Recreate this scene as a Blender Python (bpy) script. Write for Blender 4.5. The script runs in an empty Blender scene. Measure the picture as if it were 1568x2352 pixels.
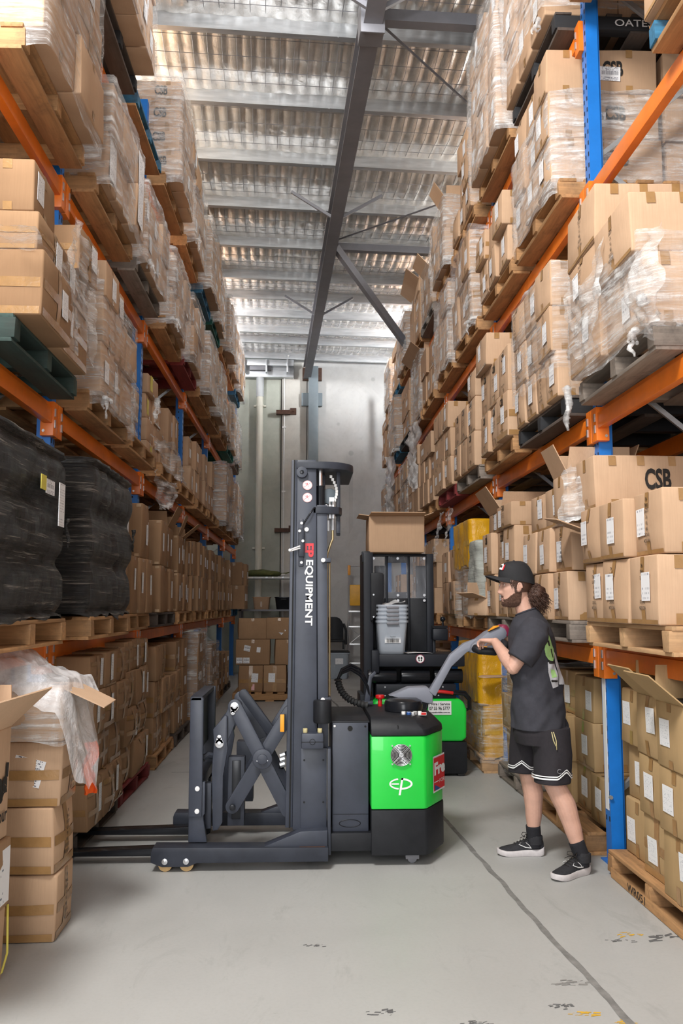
import bpy, bmesh, math, random
from mathutils import Vector, Matrix, noise
R = math.radians
V = Vector
sc = bpy.context.scene
col = sc.collection

# ---------------------------------------------------------------- camera, world, lamps, exposure
cam_d = bpy.data.cameras.new('camera'); cam = bpy.data.objects.new('camera', cam_d); col.objects.link(cam)
cam.location = (0, 0, 1.5); cam.rotation_euler = (R(90 + 6.14), 0, R(-2.39))
cam_d.sensor_fit = 'HORIZONTAL'; cam_d.sensor_width = 24; cam_d.lens = 24 * 2000 / 1568; cam_d.clip_end = 200
sc.camera = cam
sc.view_settings.view_transform = 'Standard'; sc.view_settings.look = 'None'
sc.view_settings.gamma = 1; sc.view_settings.use_curve_mapping = False
sc.view_settings.exposure = 0.42
w = bpy.data.worlds.new('world'); sc.world = w; w.use_nodes = True
w.node_tree.nodes['Background'].inputs[0].default_value = (0.80, 0.87, 1.0, 1)
w.node_tree.nodes['Background'].inputs[1].default_value = 0.28

def area(name, loc, target, sx, sy, watts, color=(1, 1, 1)):
    d = bpy.data.lights.new(name, 'AREA'); d.shape = 'RECTANGLE'; d.size = sx; d.size_y = sy
    d.energy = watts; d.color = color
    o = bpy.data.objects.new(name, d); col.objects.link(o); o.location = loc
    o.rotation_euler = (V(target) - V(loc)).to_track_quat('-Z', 'Y').to_euler()
    return o
area('roller_door_daylight', (-1.9, -5.0, 3.3), (0.8, 8, 2.4), 4.5, 5.0, 470, (0.97, 0.98, 1.0))
area('high_bay_lamp_front', (-1.5, 1.4, 6.5), (1.0, 5.2, 0.8), 1.3, 1.3, 330, (1.0, 0.98, 0.95))
area('fill_light_mid', (0.15, 5.6, 6.75), (0.4, 17.0, 2.6), 1.2, 0.9, 40, (0.98, 0.98, 1.0))  # fill added above the frame to brighten the back wall, no real fitting
area('tube_lamp_over_fork_rack', (-2.75, 9.0, 6.72), (1.6, 9.4, 6.0), 0.35, 4.5, 330, (1.0, 0.93, 0.82))
area('fill_light_man_rack', (2.95, 10.5, 6.80), (-1.3, 10.5, 5.4), 0.35, 4.5, 170, (1.0, 0.97, 0.92))  # unseen fill, added to brighten the upper loads across the aisle
area('fill_light_rear', (2.9, 16.2, 6.85), (-0.6, 19.2, 4.4), 0.35, 3.4, 560, (0.96, 0.98, 1.0))  # added fill hidden behind the top loads, lifts the far end
area('fill_light_rear_fork_rack', (-2.7, 15.6, 6.8), (1.2, 19.0, 4.4), 0.35, 3.4, 560, (0.98, 0.98, 1.0))  # matching invented fill on the fork side for the back wall

# ---------------------------------------------------------------- materials
MATS = {}
def new_mat(name):
    m = bpy.data.materials.new(name); m.use_nodes = True; MATS[name] = m
    nt = m.node_tree; return m, nt, nt.nodes['Principled BSDF']
def nd(nt, t, **kw):
    n = nt.nodes.new(t)
    for k, v in kw.items():
        if k.startswith('i_'):
            key = k[2:]; key = int(key) if key.isdigit() else key.replace('_', ' ')
            n.inputs[key].default_value = v
        else: setattr(n, k, v)
    return n
def coords(nt, scale=(1, 1, 1), kind='Object', rot=(0, 0, 0)):
    tc = nd(nt, 'ShaderNodeTexCoord'); mp = nd(nt, 'ShaderNodeMapping')
    mp.inputs['Scale'].default_value = scale; mp.inputs['Rotation'].default_value = rot
    nt.links.new(tc.outputs[kind], mp.inputs[0]); return mp.outputs[0]
def noise_n(nt, vec, scale, detail=4, rough=.6, dist=0):
    n = nd(nt, 'ShaderNodeTexNoise'); n.inputs['Scale'].default_value = scale; n.inputs['Detail'].default_value = detail
    n.inputs['Roughness'].default_value = rough; n.inputs['Distortion'].default_value = dist
    nt.links.new(vec, n.inputs['Vector']); return n.outputs['Fac']
def ramp(nt, fac, stops):
    r = nd(nt, 'ShaderNodeValToRGB'); e = r.color_ramp.elements
    while len(e) < len(stops): e.new(.5)
    for k, (p, c) in enumerate(stops):
        e[k].position = p; e[k].color = (c[0], c[1], c[2], 1) if hasattr(c, '__len__') else (c, c, c, 1)
    nt.links.new(fac, r.inputs[0]); return r.outputs[0]
def mixc(nt, fac, a, b, mode='MIX'):
    n = nd(nt, 'ShaderNodeMix', data_type='RGBA', blend_type=mode)
    for s, x in ((0, fac), (6, a), (7, b)):
        if isinstance(x, (int, float)): n.inputs[s].default_value = x
        elif isinstance(x, tuple): n.inputs[s].default_value = (*x, 1)
        else: nt.links.new(x, n.inputs[s])
    return n.outputs[2]
def mth(nt, op, a, b=0.0):
    n = nd(nt, 'ShaderNodeMath', operation=op)
    for s, x in ((0, a), (1, b)):
        if isinstance(x, (int, float)): n.inputs[s].default_value = x
        else: nt.links.new(x, n.inputs[s])
    return n.outputs[0]
def bump(nt, bs, h, strength=.3, dist=.01):
    b = nd(nt, 'ShaderNodeBump'); b.inputs['Strength'].default_value = strength; b.inputs['Distance'].default_value = dist
    nt.links.new(h, b.inputs['Height']); nt.links.new(b.outputs[0], bs.inputs['Normal'])
def obj_rand(nt):
    a = nd(nt, 'ShaderNodeObjectInfo').outputs['Random']; b = nd(nt, 'ShaderNodeNewGeometry').outputs['Random Per Island']
    return mth(nt, 'FRACT', mth(nt, 'ADD', a, b))

def plain(name, c, rough=.5, metal=0, var=.12, vs=9, bmp=0, coat=0, emit=None, alpha=None, trans=0):
    m, nt, bs = new_mat(name)
    vec = coords(nt); f = noise_n(nt, vec, vs, 5, .65)
    lo = tuple(x * (1 - var) for x in c); hi = tuple(min(1, x * (1 + var)) for x in c)
    nt.links.new(ramp(nt, f, [(.3, lo), (.7, hi)]), bs.inputs['Base Color'])
    bs.inputs['Roughness'].default_value = rough; bs.inputs['Metallic'].default_value = metal
    bs.inputs['Coat Weight'].default_value = coat
    if 'black' in name: bs.inputs['Specular IOR Level'].default_value = .28
    if bmp: bump(nt, bs, noise_n(nt, vec, vs * 6, 3), bmp, .004)
    if alpha is not None: bs.inputs['Alpha'].default_value = alpha
    if trans: bs.inputs['Transmission Weight'].default_value = trans
    return m

def cardboard(name, a, b):
    m, nt, bs = new_mat(name)
    vec = coords(nt); r = obj_rand(nt)
    base = mixc(nt, r, a, b)
    blot = noise_n(nt, vec, 3.2, 6, .6)
    c = mixc(nt, ramp(nt, blot, [(.35, 0.0), (.75, .55)]), base, tuple(x * .78 for x in a))
    flute = nd(nt, 'ShaderNodeTexNoise'); flute.inputs['Scale'].default_value = 1; flute.inputs['Detail'].default_value = 2
    nt.links.new(coords(nt, (190, 190, 5)), flute.inputs['Vector'])
    c2 = mixc(nt, ramp(nt, flute.outputs['Fac'], [(.35, .0), (.7, .22)]), c, tuple(x * .72 for x in a))
    nt.links.new(c2, bs.inputs['Base Color']); bs.inputs['Roughness'].default_value = .82
    bs.inputs['Specular IOR Level'].default_value = .25
    bump(nt, bs, flute.outputs['Fac'], .12, .003)
    return m
cardboard('cardboard', (.53, .345, .215), (.62, .42, .275))
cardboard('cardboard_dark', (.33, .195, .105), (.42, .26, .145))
cardboard('cardboard_kraft', (.45, .30, .145), (.51, .345, .18))

def tape_mat(name, c, rough=.22):
    m, nt, bs = new_mat(name); vec = coords(nt)
    nt.links.new(ramp(nt, noise_n(nt, vec, 18, 3), [(.3, tuple(x * .8 for x in c)), (.7, c)]), bs.inputs['Base Color'])
    bs.inputs['Roughness'].default_value = rough; bump(nt, bs, noise_n(nt, vec, 40, 2), .3, .004)
tape_mat('tape', (.40, .225, .09)); tape_mat('tape_clear', (.62, .43, .27), .12); tape_mat('tape_yellow', (.75, .42, .02), .2)

def wood(name, c, axis, dark=.35, stain=.5):
    m, nt, bs = new_mat(name)
    s = (3, 40, 40) if axis == 'x' else (40, 3, 40)
    r = obj_rand(nt); g = noise_n(nt, coords(nt, s), 1.0, 5, .65, .6)
    base = mixc(nt, r, tuple(x * .75 for x in c), tuple(min(1, x * 1.18) for x in c))
    cc = mixc(nt, ramp(nt, g, [(.35, 0.0), (.75, .75)]), base, tuple(x * dark for x in c))
    st = noise_n(nt, coords(nt, (1, 1, 1)), 5.5, 6, .7)
    cc = mixc(nt, ramp(nt, st, [(.52, 0.0), (.75, stain)]), cc, (.035, .028, .024))
    nt.links.new(cc, bs.inputs['Base Color']); bs.inputs['Roughness'].default_value = .8
    bump(nt, bs, g, .35, .004)
WOODC = {'natural': ((.50, .27, .115), .42, .5), 'pale': ((.60, .37, .19), .5, .3), 'grey': ((.27, .225, .185), .45, .6), 'dark': ((.105, .08, .065), .5, .6),
         'black': ((.02, .021, .024), .6, .2), 'blue': ((.035, .17, .30), .3, .95), 'green': ((.04, .075, .065), .5, .5), 'red': ((.24, .03, .03), .6, .3), 'teal': ((.02, .16, .13), .4, .6)}
for k, (c, d, s) in WOODC.items():
    wood('wood_%s_x' % k, c, 'x', d, s); wood('wood_%s_y' % k, c, 'y', d, s)

def film(name, c, lo, hi, scale=(3, 3, 26), rot=(.5, .35, 0), rough=.16, white=.9):
    m, nt, bs = new_mat(name)
    st = noise_n(nt, coords(nt, scale, rot=rot), 1.0, 6, .72, .5)
    cr = noise_n(nt, coords(nt, (5, 5, 5)), 1.0, 5, .65, 1.2)
    f = mth(nt, 'MULTIPLY', st, mth(nt, 'ADD', mth(nt, 'MULTIPLY', cr, .7), .4))
    al = ramp(nt, f, [(.30, lo), (.41, lo + (hi - lo) * .30), (.52, hi)])
    nt.links.new(al, bs.inputs['Alpha'])
    bs.inputs['Base Color'].default_value = (*c, 1); bs.inputs['Roughness'].default_value = rough
    bs.inputs['Specular IOR Level'].default_value = .6
    bump(nt, bs, mth(nt, 'ADD', st, mth(nt, 'MULTIPLY', cr, .6)), .8, .02)
film('film_clear', (.88, .88, .87), .06, .75, (2, 2, 34))
film('film_heavy', (.90, .90, .89), .14, .90, (2.5, 2.5, 26), (.9, .2, .3))
film('film_bunch', (.90, .90, .90), .45, .95, (9, 9, 9), rough=.3)
film('film_bag', (.88, .88, .90), .38, .80, (5, 5, 5), rough=.3)
film('film_yellow', (.78, .40, .015), .80, 1.0, (4, 4, 4), (0, 0, 0), .17)
film('film_greyish', (.44, .46, .42), .93, 1.0, (3, 3, 30), (.4, .3, 0), .25)

def black_film():
    m, nt, bs = new_mat('film_black')
    st = noise_n(nt, coords(nt, (2.2, 2.2, 60), rot=(.10, .06, 0)), 1.0, 6, .75, .3)
    st2 = noise_n(nt, coords(nt, (6, 6, 5)), 1.0, 4, .6, 1)
    c = ramp(nt, st, [(.42, (.010, .010, .011)), (.56, (.03, .027, .024)), (.66, (.24, .21, .18))])
    nt.links.new(c, bs.inputs['Base Color']); bs.inputs['Roughness'].default_value = .24
    bump(nt, bs, mth(nt, 'ADD', st, st2), .9, .02)
black_film()

def foil():
    m, nt, bs = new_mat('foil')
    a = noise_n(nt, coords(nt, (2, 2, 2)), 4, 6, .62, .6); b = noise_n(nt, coords(nt, (28, 5, 5)), 1, 5, .7, .8)
    nt.links.new(ramp(nt, a, [(.3, (.70, .68, .64)), (.7, (.90, .88, .84))]), bs.inputs['Base Color'])
    bs.inputs['Metallic'].default_value = .62; bs.inputs['Roughness'].default_value = .20
    bump(nt, bs, mth(nt, 'ADD', a, mth(nt, 'MULTIPLY', b, .6)), .30, .02)
foil()
def galv():
    m, nt, bs = new_mat('galvanised')
    v = nd(nt, 'ShaderNodeTexVoronoi'); v.inputs['Scale'].default_value = 60; nt.links.new(coords(nt), v.inputs['Vector'])
    nt.links.new(ramp(nt, noise_n(nt, coords(nt, (1, 8, 8)), 2.5, 5), [(.3, (.42, .44, .46)), (.7, (.62, .64, .66))]), bs.inputs['Base Color'])
    bs.inputs['Metallic'].default_value = .75; bs.inputs['Roughness'].default_value = .42
    bump(nt, bs, v.outputs['Distance'], .06, .003)
galv()

def concrete(name, c, spots=True, rough=.75, scale=1):
    m, nt, bs = new_mat(name)
    a = noise_n(nt, coords(nt), 1.3 * scale, 7, .68, .4); b = noise_n(nt, coords(nt), 9 * scale, 5, .7)
    cc = ramp(nt, a, [(.25, tuple(x * .78 for x in c)), (.55, c), (.8, tuple(min(1, x * 1.12) for x in c))])
    cc = mixc(nt, ramp(nt, b, [(.55, 0.0), (.8, .35)]), cc, tuple(x * .6 for x in c))
    if spots:
        v = nd(nt, 'ShaderNodeTexVoronoi'); v.inputs['Scale'].default_value = 1.1; v.inputs['Randomness'].default_value = .95
        nt.links.new(coords(nt, (1, .01, 1)), v.inputs['Vector'])
        cc = mixc(nt, ramp(nt, v.outputs['Distance'], [(.07, .5), (.09, 0.0)]), cc, tuple(x * .5 for x in c))
    nt.links.new(cc, bs.inputs['Base Color']); bs.inputs['Roughness'].default_value = rough
    bump(nt, bs, b, .15, .004)
concrete('concrete_wall', (.55, .545, .53)); concrete('concrete_wall_green', (.45, .47, .405)); concrete('concrete_pale', (.60, .58, .53), False)
concrete('concrete_side', (.50, .49, .47), False)
def floor_mat():
    m, nt, bs = new_mat('floor_concrete')
    a = noise_n(nt, coords(nt), .55, 6, .6, .3); b = noise_n(nt, coords(nt, (2.6, .9, 1)), 1.7, 8, .74, .7); g = noise_n(nt, coords(nt), 60, 3, .6)
    cc = ramp(nt, a, [(.3, (.385, .385, .37)), (.7, (.46, .46, .445))])
    cc = mixc(nt, ramp(nt, b, [(.56, 0.0), (.76, .5)]), cc, (.24, .235, .225))
    sc_ = noise_n(nt, coords(nt, (9, 30, 1), rot=(0, 0, .35)), 1, 5, .8, .5)
    msk = noise_n(nt, coords(nt), 1.1, 3, .6)
    cc = mixc(nt, mth(nt, 'MULTIPLY', ramp(nt, sc_, [(.66, 0.0), (.72, .55)]), ramp(nt, msk, [(.5, 0.0), (.62, 1.0)])), cc, (.13, .13, .13))
    cc = mixc(nt, ramp(nt, g, [(.45, 0.0), (.8, .18)]), cc, (.30, .29, .28))
    nt.links.new(cc, bs.inputs['Base Color'])
    nt.links.new(ramp(nt, b, [(.3, .42), (.7, .6)]), bs.inputs['Roughness']); bump(nt, bs, g, .06, .002)
floor_mat()

def paper(name, rows=13, ink=(.10, .10, .13), bar=False, dens=.5, base=(.84, .84, .85)):
    m, nt, bs = new_mat(name)
    tc = nd(nt, 'ShaderNodeTexCoord'); sp = nd(nt, 'ShaderNodeSeparateXYZ'); nt.links.new(tc.outputs['Generated'], sp.inputs[0])
    u = mth(nt, 'ADD', sp.outputs[0], sp.outputs[1]); v = sp.outputs[2]
    if bar: v = mth(nt, 'MULTIPLY', v, .999)
    vr = mth(nt, 'MULTIPLY', v, rows); fl = mth(nt, 'FLOOR', vr); fr = mth(nt, 'FRACT', vr)
    cb = nd(nt, 'ShaderNodeCombineXYZ'); nt.links.new(mth(nt, 'MULTIPLY', u, 26), cb.inputs[0]); nt.links.new(mth(nt, 'MULTIPLY', fl, 7.3), cb.inputs[1])
    nt.links.new(mth(nt, 'MULTIPLY', nd(nt, 'ShaderNodeObjectInfo').outputs['Random'], 50), cb.inputs[2])
    n = noise_n(nt, cb.outputs[0], 1, 2, .5)
    word = mth(nt, 'GREATER_THAN', n, dens)
    line = mth(nt, 'MULTIPLY', mth(nt, 'GREATER_THAN', fr, .35), mth(nt, 'LESS_THAN', fr, .8))
    cb2 = nd(nt, 'ShaderNodeCombineXYZ'); nt.links.new(fl, cb2.inputs[1])
    blank = mth(nt, 'GREATER_THAN', noise_n(nt, cb2.outputs[0], 3.7, 1), .47)
    f = mth(nt, 'MULTIPLY', mth(nt, 'MULTIPLY', word, line), blank)
    edge = mth(nt, 'MULTIPLY', mth(nt, 'GREATER_THAN', mth(nt, 'FRACT', mth(nt, 'ADD', u, .0)), .1), mth(nt, 'LESS_THAN', mth(nt, 'FRACT', u), .9))
    f = mth(nt, 'MULTIPLY', f, edge)
    if bar:
        cb3 = nd(nt, 'ShaderNodeCombineXYZ'); nt.links.new(mth(nt, 'MULTIPLY', u, 55), cb3.inputs[0])
        bars = mth(nt, 'GREATER_THAN', noise_n(nt, cb3.outputs[0], 1, 1), .5)
        zone = mth(nt, 'MULTIPLY', mth(nt, 'GREATER_THAN', v, .42), mth(nt, 'LESS_THAN', v, .68))
        f = mth(nt, 'ADD', mth(nt, 'MULTIPLY', mth(nt, 'MULTIPLY', bars, zone), edge), mth(nt, 'MULTIPLY', f, mth(nt, 'SUBTRACT', 1.0, zone)))
    nt.links.new(mixc(nt, f, base, ink), bs.inputs['Base Color']); bs.inputs['Roughness'].default_value = .55
paper('paper_print', 16, (.30, .30, .34), dens=.55); paper('paper_barcode', 11, bar=True); paper('paper_form', 12, (.18, .2, .24), dens=.56); paper('paper_hand', 6, (.22, .22, .26), dens=.56)
paper('paper_small', 18, (.35, .37, .42), dens=.58); paper('carton_print', 9, (.07, .05, .04), dens=.42, base=(.47, .30, .15))
def barcode_strip():
    m, nt, bs = new_mat('barcode_strip')
    vec = coords(nt, (1, 1, 1)); sp = nd(nt, 'ShaderNodeSeparateXYZ'); nt.links.new(vec, sp.inputs[0])
    cb = nd(nt, 'ShaderNodeCombineXYZ'); nt.links.new(mth(nt, 'MULTIPLY', sp.outputs[2], 130), cb.inputs[0])
    a = mth(nt, 'GREATER_THAN', noise_n(nt, cb.outputs[0], 1, 1), .5)
    y = sp.outputs[1]; z = mth(nt, 'MULTIPLY', mth(nt, 'GREATER_THAN', y, -.013), mth(nt, 'LESS_THAN', y, .016))
    gap = mth(nt, 'GREATER_THAN', mth(nt, 'FRACT', mth(nt, 'MULTIPLY', sp.outputs[2], 6.2)), .14)
    f = mth(nt, 'MULTIPLY', mth(nt, 'MULTIPLY', a, z), gap)
    nt.links.new(mixc(nt, f, (.82, .82, .83), (.03, .03, .035)), bs.inputs['Base Color']); bs.inputs['Roughness'].default_value = .35
barcode_strip()

plain('rack_blue', (.010, .165, .56), .38, 0, .1, 6); plain('rack_orange', (.80, .185, .012), .36, 0, .14, 5, .05)
plain('steel_grey', (.21, .21, .23), .5, .2, .1, 4); plain('steel_column', (.20, .24, .265), .5, .2, .1, 4); plain('steel_rust', (.09, .045, .03), .7, .3, .3, 20)
plain('chrome', (.72, .73, .75), .22, .95, .05); plain('zinc', (.62, .63, .65), .35, .8, .1); plain('brass_pipe', (.45, .36, .2), .35, .8, .1)
plain('black_steel', (.032, .036, .048), .40, .0, .22, 6, .08); plain('truck_black', (.013, .015, .021), .42, 0, .2, 6, .08); plain('black_plastic', (.014, .015, .018), .5, 0, .2, 12, .1); plain('black_gloss', (.012, .013, .016), .22, 0, .1)
plain('dark_void', (.004, .004, .004), .8, 0, 0); plain('rubber', (.018, .018, .018), .7, 0, .2)
plain('truck_grey', (.036, .042, .060), .42, 0, .22, 5, .1); plain('tiller_grey', (.20, .21, .25), .45, 0, .08, 6, .05)
plain('truck_green', (.012, .62, .055), .34, 0, .05, 4, .03, .25); plain('amber_wheel', (.55, .36, .16), .5, 0, .15)
plain('orange_plastic', (.85, .33, .01), .4, 0, .08); plain('red_plastic', (.55, .012, .012), .35, 0, .1); plain('maroon_plastic', (.24, .02, .06), .4, 0, .1)
plain('white_paint', (.82, .82, .82), .5, 0, .04); plain('red_paint', (.62, .02, .03), .45, 0, .05); plain('ink_black', (.025, .022, .02), .7, 0, .2)
plain('white_plastic', (.78, .78, .76), .45, 0, .05); plain('pvc', (.72, .70, .60), .5, 0, .05, 2); plain('pvc_grey', (.52, .54, .55), .5, 0, .05)
plain('yellow_plastic', (.80, .40, .01), .45, 0, .1); plain('blue_plastic', (.015, .08, .30), .4, 0, .1); plain('green_cloth', (.11, .12, .035), .85, 0, .3)
plain('yellow_card', (.75, .58, .05), .6, 0, .1); plain('pink_print', (.80, .45, .45), .5, 0, .2, 60); plain('orange_cloth', (.85, .12, .01), .8, 0, .2)
plain('skin', (.62, .36, .27), .5, 0, .10, 14, .05); plain('lip', (.40, .21, .165), .45, 0, .05); plain('eye_white', (.50, .47, .44), .25, 0, .02); plain('eye_dark', (.03, .02, .015), .2, 0, .02)
plain('hair', (.062, .027, .016), .5, 0, .35, 60, .5); plain('beard', (.15, .075, .048), .8, 0, .5, 260, .9)
plain('tee_cloth', (.036, .036, .046), .88, 0, .12, 40, .25); plain('shorts_cloth', (.017, .014, .018), .85, 0, .15, 50, .2); plain('cap_cloth', (.014, .014, .016), .8, 0, .15, 80, .25)
plain('sock_cloth', (.012, .012, .016), .9, 0, .2, 90, .4); plain('shoe_cloth', (.022, .022, .026), .8, 0, .3, 90, .5); plain('shoe_sole', (.60, .56, .56), .6, 0, .1, 30)
plain('print_green', (.36, .60, .22), .75, 0, .15, 30); plain('print_grey', (.50, .50, .52), .75, 0, .1, 20); plain('aluminium', (.66, .67, .68), .35, .7, .06); plain('cord_cream', (.55, .48, .25), .7)
plain('joint_fill', (.20, .195, .185), .8, 0, .3, 12, .3); plain('scuff_dark', (.12, .12, .12), .8, 0, .3, 30); plain('scuff_yellow', (.65, .38, .03), .7, 0, .2, 30)
plain('label_yellow', (.70, .60, .10), .5, 0, .1)
def clear(name, c, a, rough=.08):
    m, nt, bs = new_mat(name); bs.inputs['Base Color'].default_value = (*c, 1); bs.inputs['Alpha'].default_value = a; bs.inputs['Roughness'].default_value = rough
    bump(nt, bs, noise_n(nt, coords(nt, (14, 14, 3)), 1, 3, .5, .5), .5, .02)
clear('poly_sheet', (.75, .78, .85), .16, .05); clear('tote_clear', (.66, .72, .80), .42, .25); clear('tote_grey', (.42, .47, .52), .75, .3)

# ---------------------------------------------------------------- helpers
ORG = {}
def tag(o, label, cat, group=None, kind=None):
    if label: o['label'] = label
    if cat: o['category'] = cat
    if group: o['group'] = group
    if kind: o['kind'] = kind
    return o
def thing(name, label, cat, loc=(0, 0, 0), rz=0, group=None):
    o = bpy.data.objects.new(name, None); col.objects.link(o); o.location = loc; o.rotation_euler = (0, 0, rz)
    o.empty_display_size = .05; ORG[o.name] = V(loc)
    return tag(o, label, cat, group)
def link(name, me, parent=None, loc=None, rot=None):
    o = bpy.data.objects.new(name, me); col.objects.link(o)
    if parent: o.parent = parent
    if loc is not None: o.location = loc
    if rot is not None: o.rotation_euler = rot
    return o
class MB:
    def __init__(s): s.v = []; s.f = []; s.m = []
    def add(s, vs, fs, mi=0):
        b = len(s.v); s.v += [V(p) for p in vs]; s.f += [tuple(b + i for i in f) for f in fs]; s.m += [mi] * len(fs); return s
    def box(s, x0, x1, y0, y1, z0, z1, mi=0, M=None):
        vs = [V((x, y, z)) for z in (z0, z1) for y in (y0, y1) for x in (x0, x1)]
        if M is not None: vs = [M @ p for p in vs]
        return s.add(vs, [(0, 2, 3, 1), (4, 5, 7, 6), (0, 1, 5, 4), (2, 6, 7, 3), (0, 4, 6, 2), (1, 3, 7, 5)], mi)
    def prism(s, pts, a, b, axis='y', mi=0):
        n = len(pts)
        def mk(p, t): return {'y': (p[0], t, p[1]), 'x': (t, p[0], p[1]), 'z': (p[0], p[1], t)}[axis]
        vs = [mk(p, a) for p in pts] + [mk(p, b) for p in pts]
        return s.add(vs, [tuple(range(n)), tuple(range(2 * n - 1, n - 1, -1))] + [(i, i + n, (i + 1) % n + n, (i + 1) % n) for i in range(n)], mi)
    def ring(s, rings, closed=True, caps=True, mi=0):
        n = len(rings[0]); vs = [p for r in rings for p in r]; fs = []
        for k in range(len(rings) - 1):
            for i in range(n if closed else n - 1):
                j = (i + 1) % n; fs.append((k * n + i, k * n + j, (k + 1) * n + j, (k + 1) * n + i))
        if caps and closed: fs += [tuple(range(n - 1, -1, -1)), tuple(range((len(rings) - 1) * n, len(rings) * n))]
        return s.add(vs, fs, mi)
    def tube(s, path, r, n=8, mi=0, caps=True):
        path = [V(p) for p in path]; rs = r if hasattr(r, '__len__') else [r] * len(path); rings = []
        t0 = None; u = None
        for i, p in enumerate(path):
            t = (path[min(i + 1, len(path) - 1)] - path[max(i - 1, 0)]).normalized()
            if u is None: u = t.orthogonal().normalized()
            else: u = (u - t * u.dot(t)).normalized()
            w_ = t.cross(u)
            rings.append([p + (u * math.cos(k * 2 * math.pi / n) + w_ * math.sin(k * 2 * math.pi / n)) * rs[i] for k in range(n)])
        return s.ring(rings, True, caps, mi)
    def cyl(s, p0, p1, r, n=20, mi=0, r1=None): return s.tube([p0, p1], [r, r if r1 is None else r1], n, mi)
    def ball(s, c, r, n=12, mi=0):
        c = V(c); rx = V(r) if hasattr(r, '__len__') else V((r, r, r)); rings = []
        for k in range(n + 1):
            a = -math.pi / 2 + math.pi * k / n; q = max(math.cos(a), .02)
            rings.append([c + V((rx.x * q * math.cos(t * 2 * math.pi / (2 * n)), rx.y * q * math.sin(t * 2 * math.pi / (2 * n)), rx.z * math.sin(a))) for t in range(2 * n)])
        return s.ring(rings, True, True, mi)
    def grid(s, fn, nu, nv, mi=0):
        vs = [fn(i / nu, j / nv) for j in range(nv + 1) for i in range(nu + 1)]
        return s.add(vs, [(j * (nu + 1) + i, j * (nu + 1) + i + 1, (j + 1) * (nu + 1) + i + 1, (j + 1) * (nu + 1) + i) for j in range(nv) for i in range(nu)], mi)
    def mesh(s, name, mats, bev=0, smooth=None, org=None, segs=2, fix=True):
        me = bpy.data.meshes.new(name)
        vs = [p - org for p in s.v] if org is not None else s.v
        me.from_pydata(vs, [], s.f); mats = [mats] if isinstance(mats, str) else mats
        for q in mats: me.materials.append(MATS[q])
        me.polygons.foreach_set('material_index', s.m)
        if bev or fix:
            bm = bmesh.new(); bm.from_mesh(me)
            if fix: bmesh.ops.recalc_face_normals(bm, faces=bm.faces)
            if bev:
                es = [e for e in bm.edges if len(e.link_faces) == 2 and e.calc_face_angle(0) > .6]
                bmesh.ops.bevel(bm, geom=es, offset=bev, segments=segs, affect='EDGES', profile=.6, clamp_overlap=True)
            bm.to_mesh(me); bm.free()
        if bev and smooth is None: smooth = .7
        if smooth: me.shade_smooth(); me.set_sharp_from_angle(angle=smooth)
        return me
    def build(s, name, mats, parent=None, bev=0, smooth=None, **kw):
        top = parent
        while top is not None and top.parent: top = top.parent
        org = ORG.get(top.name) if top is not None else None
        return link(name, s.mesh(name, mats, bev, smooth, org, **kw), parent)

_txt = {}
def text_mesh(body, bold=.0):
    k = (body, bold)
    if k not in _txt:
        cu = bpy.data.curves.new('t', 'FONT'); cu.body = body; cu.align_x = 'CENTER'; cu.align_y = 'CENTER'; cu.offset = bold; cu.resolution_u = 3; cu.space_line = 1.15
        o = bpy.data.objects.new('t', cu); me = bpy.data.meshes.new_from_object(o)
        vs = [v.co.copy() for v in me.vertices]; fs = [tuple(p.vertices) for p in me.polygons]
        x0 = min(v.x for v in vs); x1 = max(v.x for v in vs); y0 = min(v.y for v in vs); y1 = max(v.y for v in vs)
        vs = [((v.x - (x0 + x1) / 2) / (x1 - x0), (v.y - (y0 + y1) / 2) / (y1 - y0)) for v in vs]
        bpy.data.objects.remove(o); bpy.data.meshes.remove(me); _txt[k] = (vs, fs)
    return _txt[k]
def text(mb, body, c, right, up, w_, h_, mi=0, bold=.0):
    vs, fs = text_mesh(body, bold); c = V(c); right = V(right).normalized(); up = V(up).normalized()
    return mb.add([c + right * (x * w_) + up * (y * h_) for x, y in vs], fs, mi)
def nz(p, s=1.0, o=0): return noise.noise(V(p) * s + V((o * 7.31, o * 3.17, o * 1.7)))
def proj(p):
    p = V(p) - V((0, 0, 1.5)); M = cam.rotation_euler.to_matrix(); q = M.transposed() @ p
    d = -q.z
    return (784 + 2000 * q.x / d, 1176 - 2000 * q.y / d, d) if d > .05 else None
ORD = ['first', 'second', 'third', 'fourth', 'fifth', 'sixth', 'seventh', 'eighth', 'ninth', 'tenth', 'eleventh', 'twelfth', 'thirteenth']
# ---------------------------------------------------------------- setting: floor, walls, roof
m = MB(); m.box(-3.2, 3.4, -7, 20.2, -.12, 0)
floor = tag(m.build('floor', 'floor_concrete'), 'pale grey scuffed concrete warehouse floor', None, None, 'structure')
random.seed(3)
m = MB(); pts = [(-.10, 20), (.62, 12.0), (.993, 6.33), (1.06, 5.2), (1.128, 4.0), (1.183, 3.27), (1.30, 1.2), (1.42, -1)]
L_, R_ = [], []
for (xa, ya), (xb, yb) in zip(pts, pts[1:]):
    n = max(4, int(abs(yb - ya) / .06))
    for k in range(n):
        t = k / n; x = xa + (xb - xa) * t; y = ya + (yb - ya) * t; j = nz((x, y, 0), 5) * .012
        ww = .013 + .010 * abs(nz((x, y, 3), 9)); L_.append((x - ww + j, y, .0012)); R_.append((x + ww + j, y, .0012))
m.add(L_ + R_, [(i, i + 1, len(L_) + i + 1, len(L_) + i) for i in range(len(L_) - 1)])
m.build('saw_cut_joint', 'joint_fill', floor)
m = MB()
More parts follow.
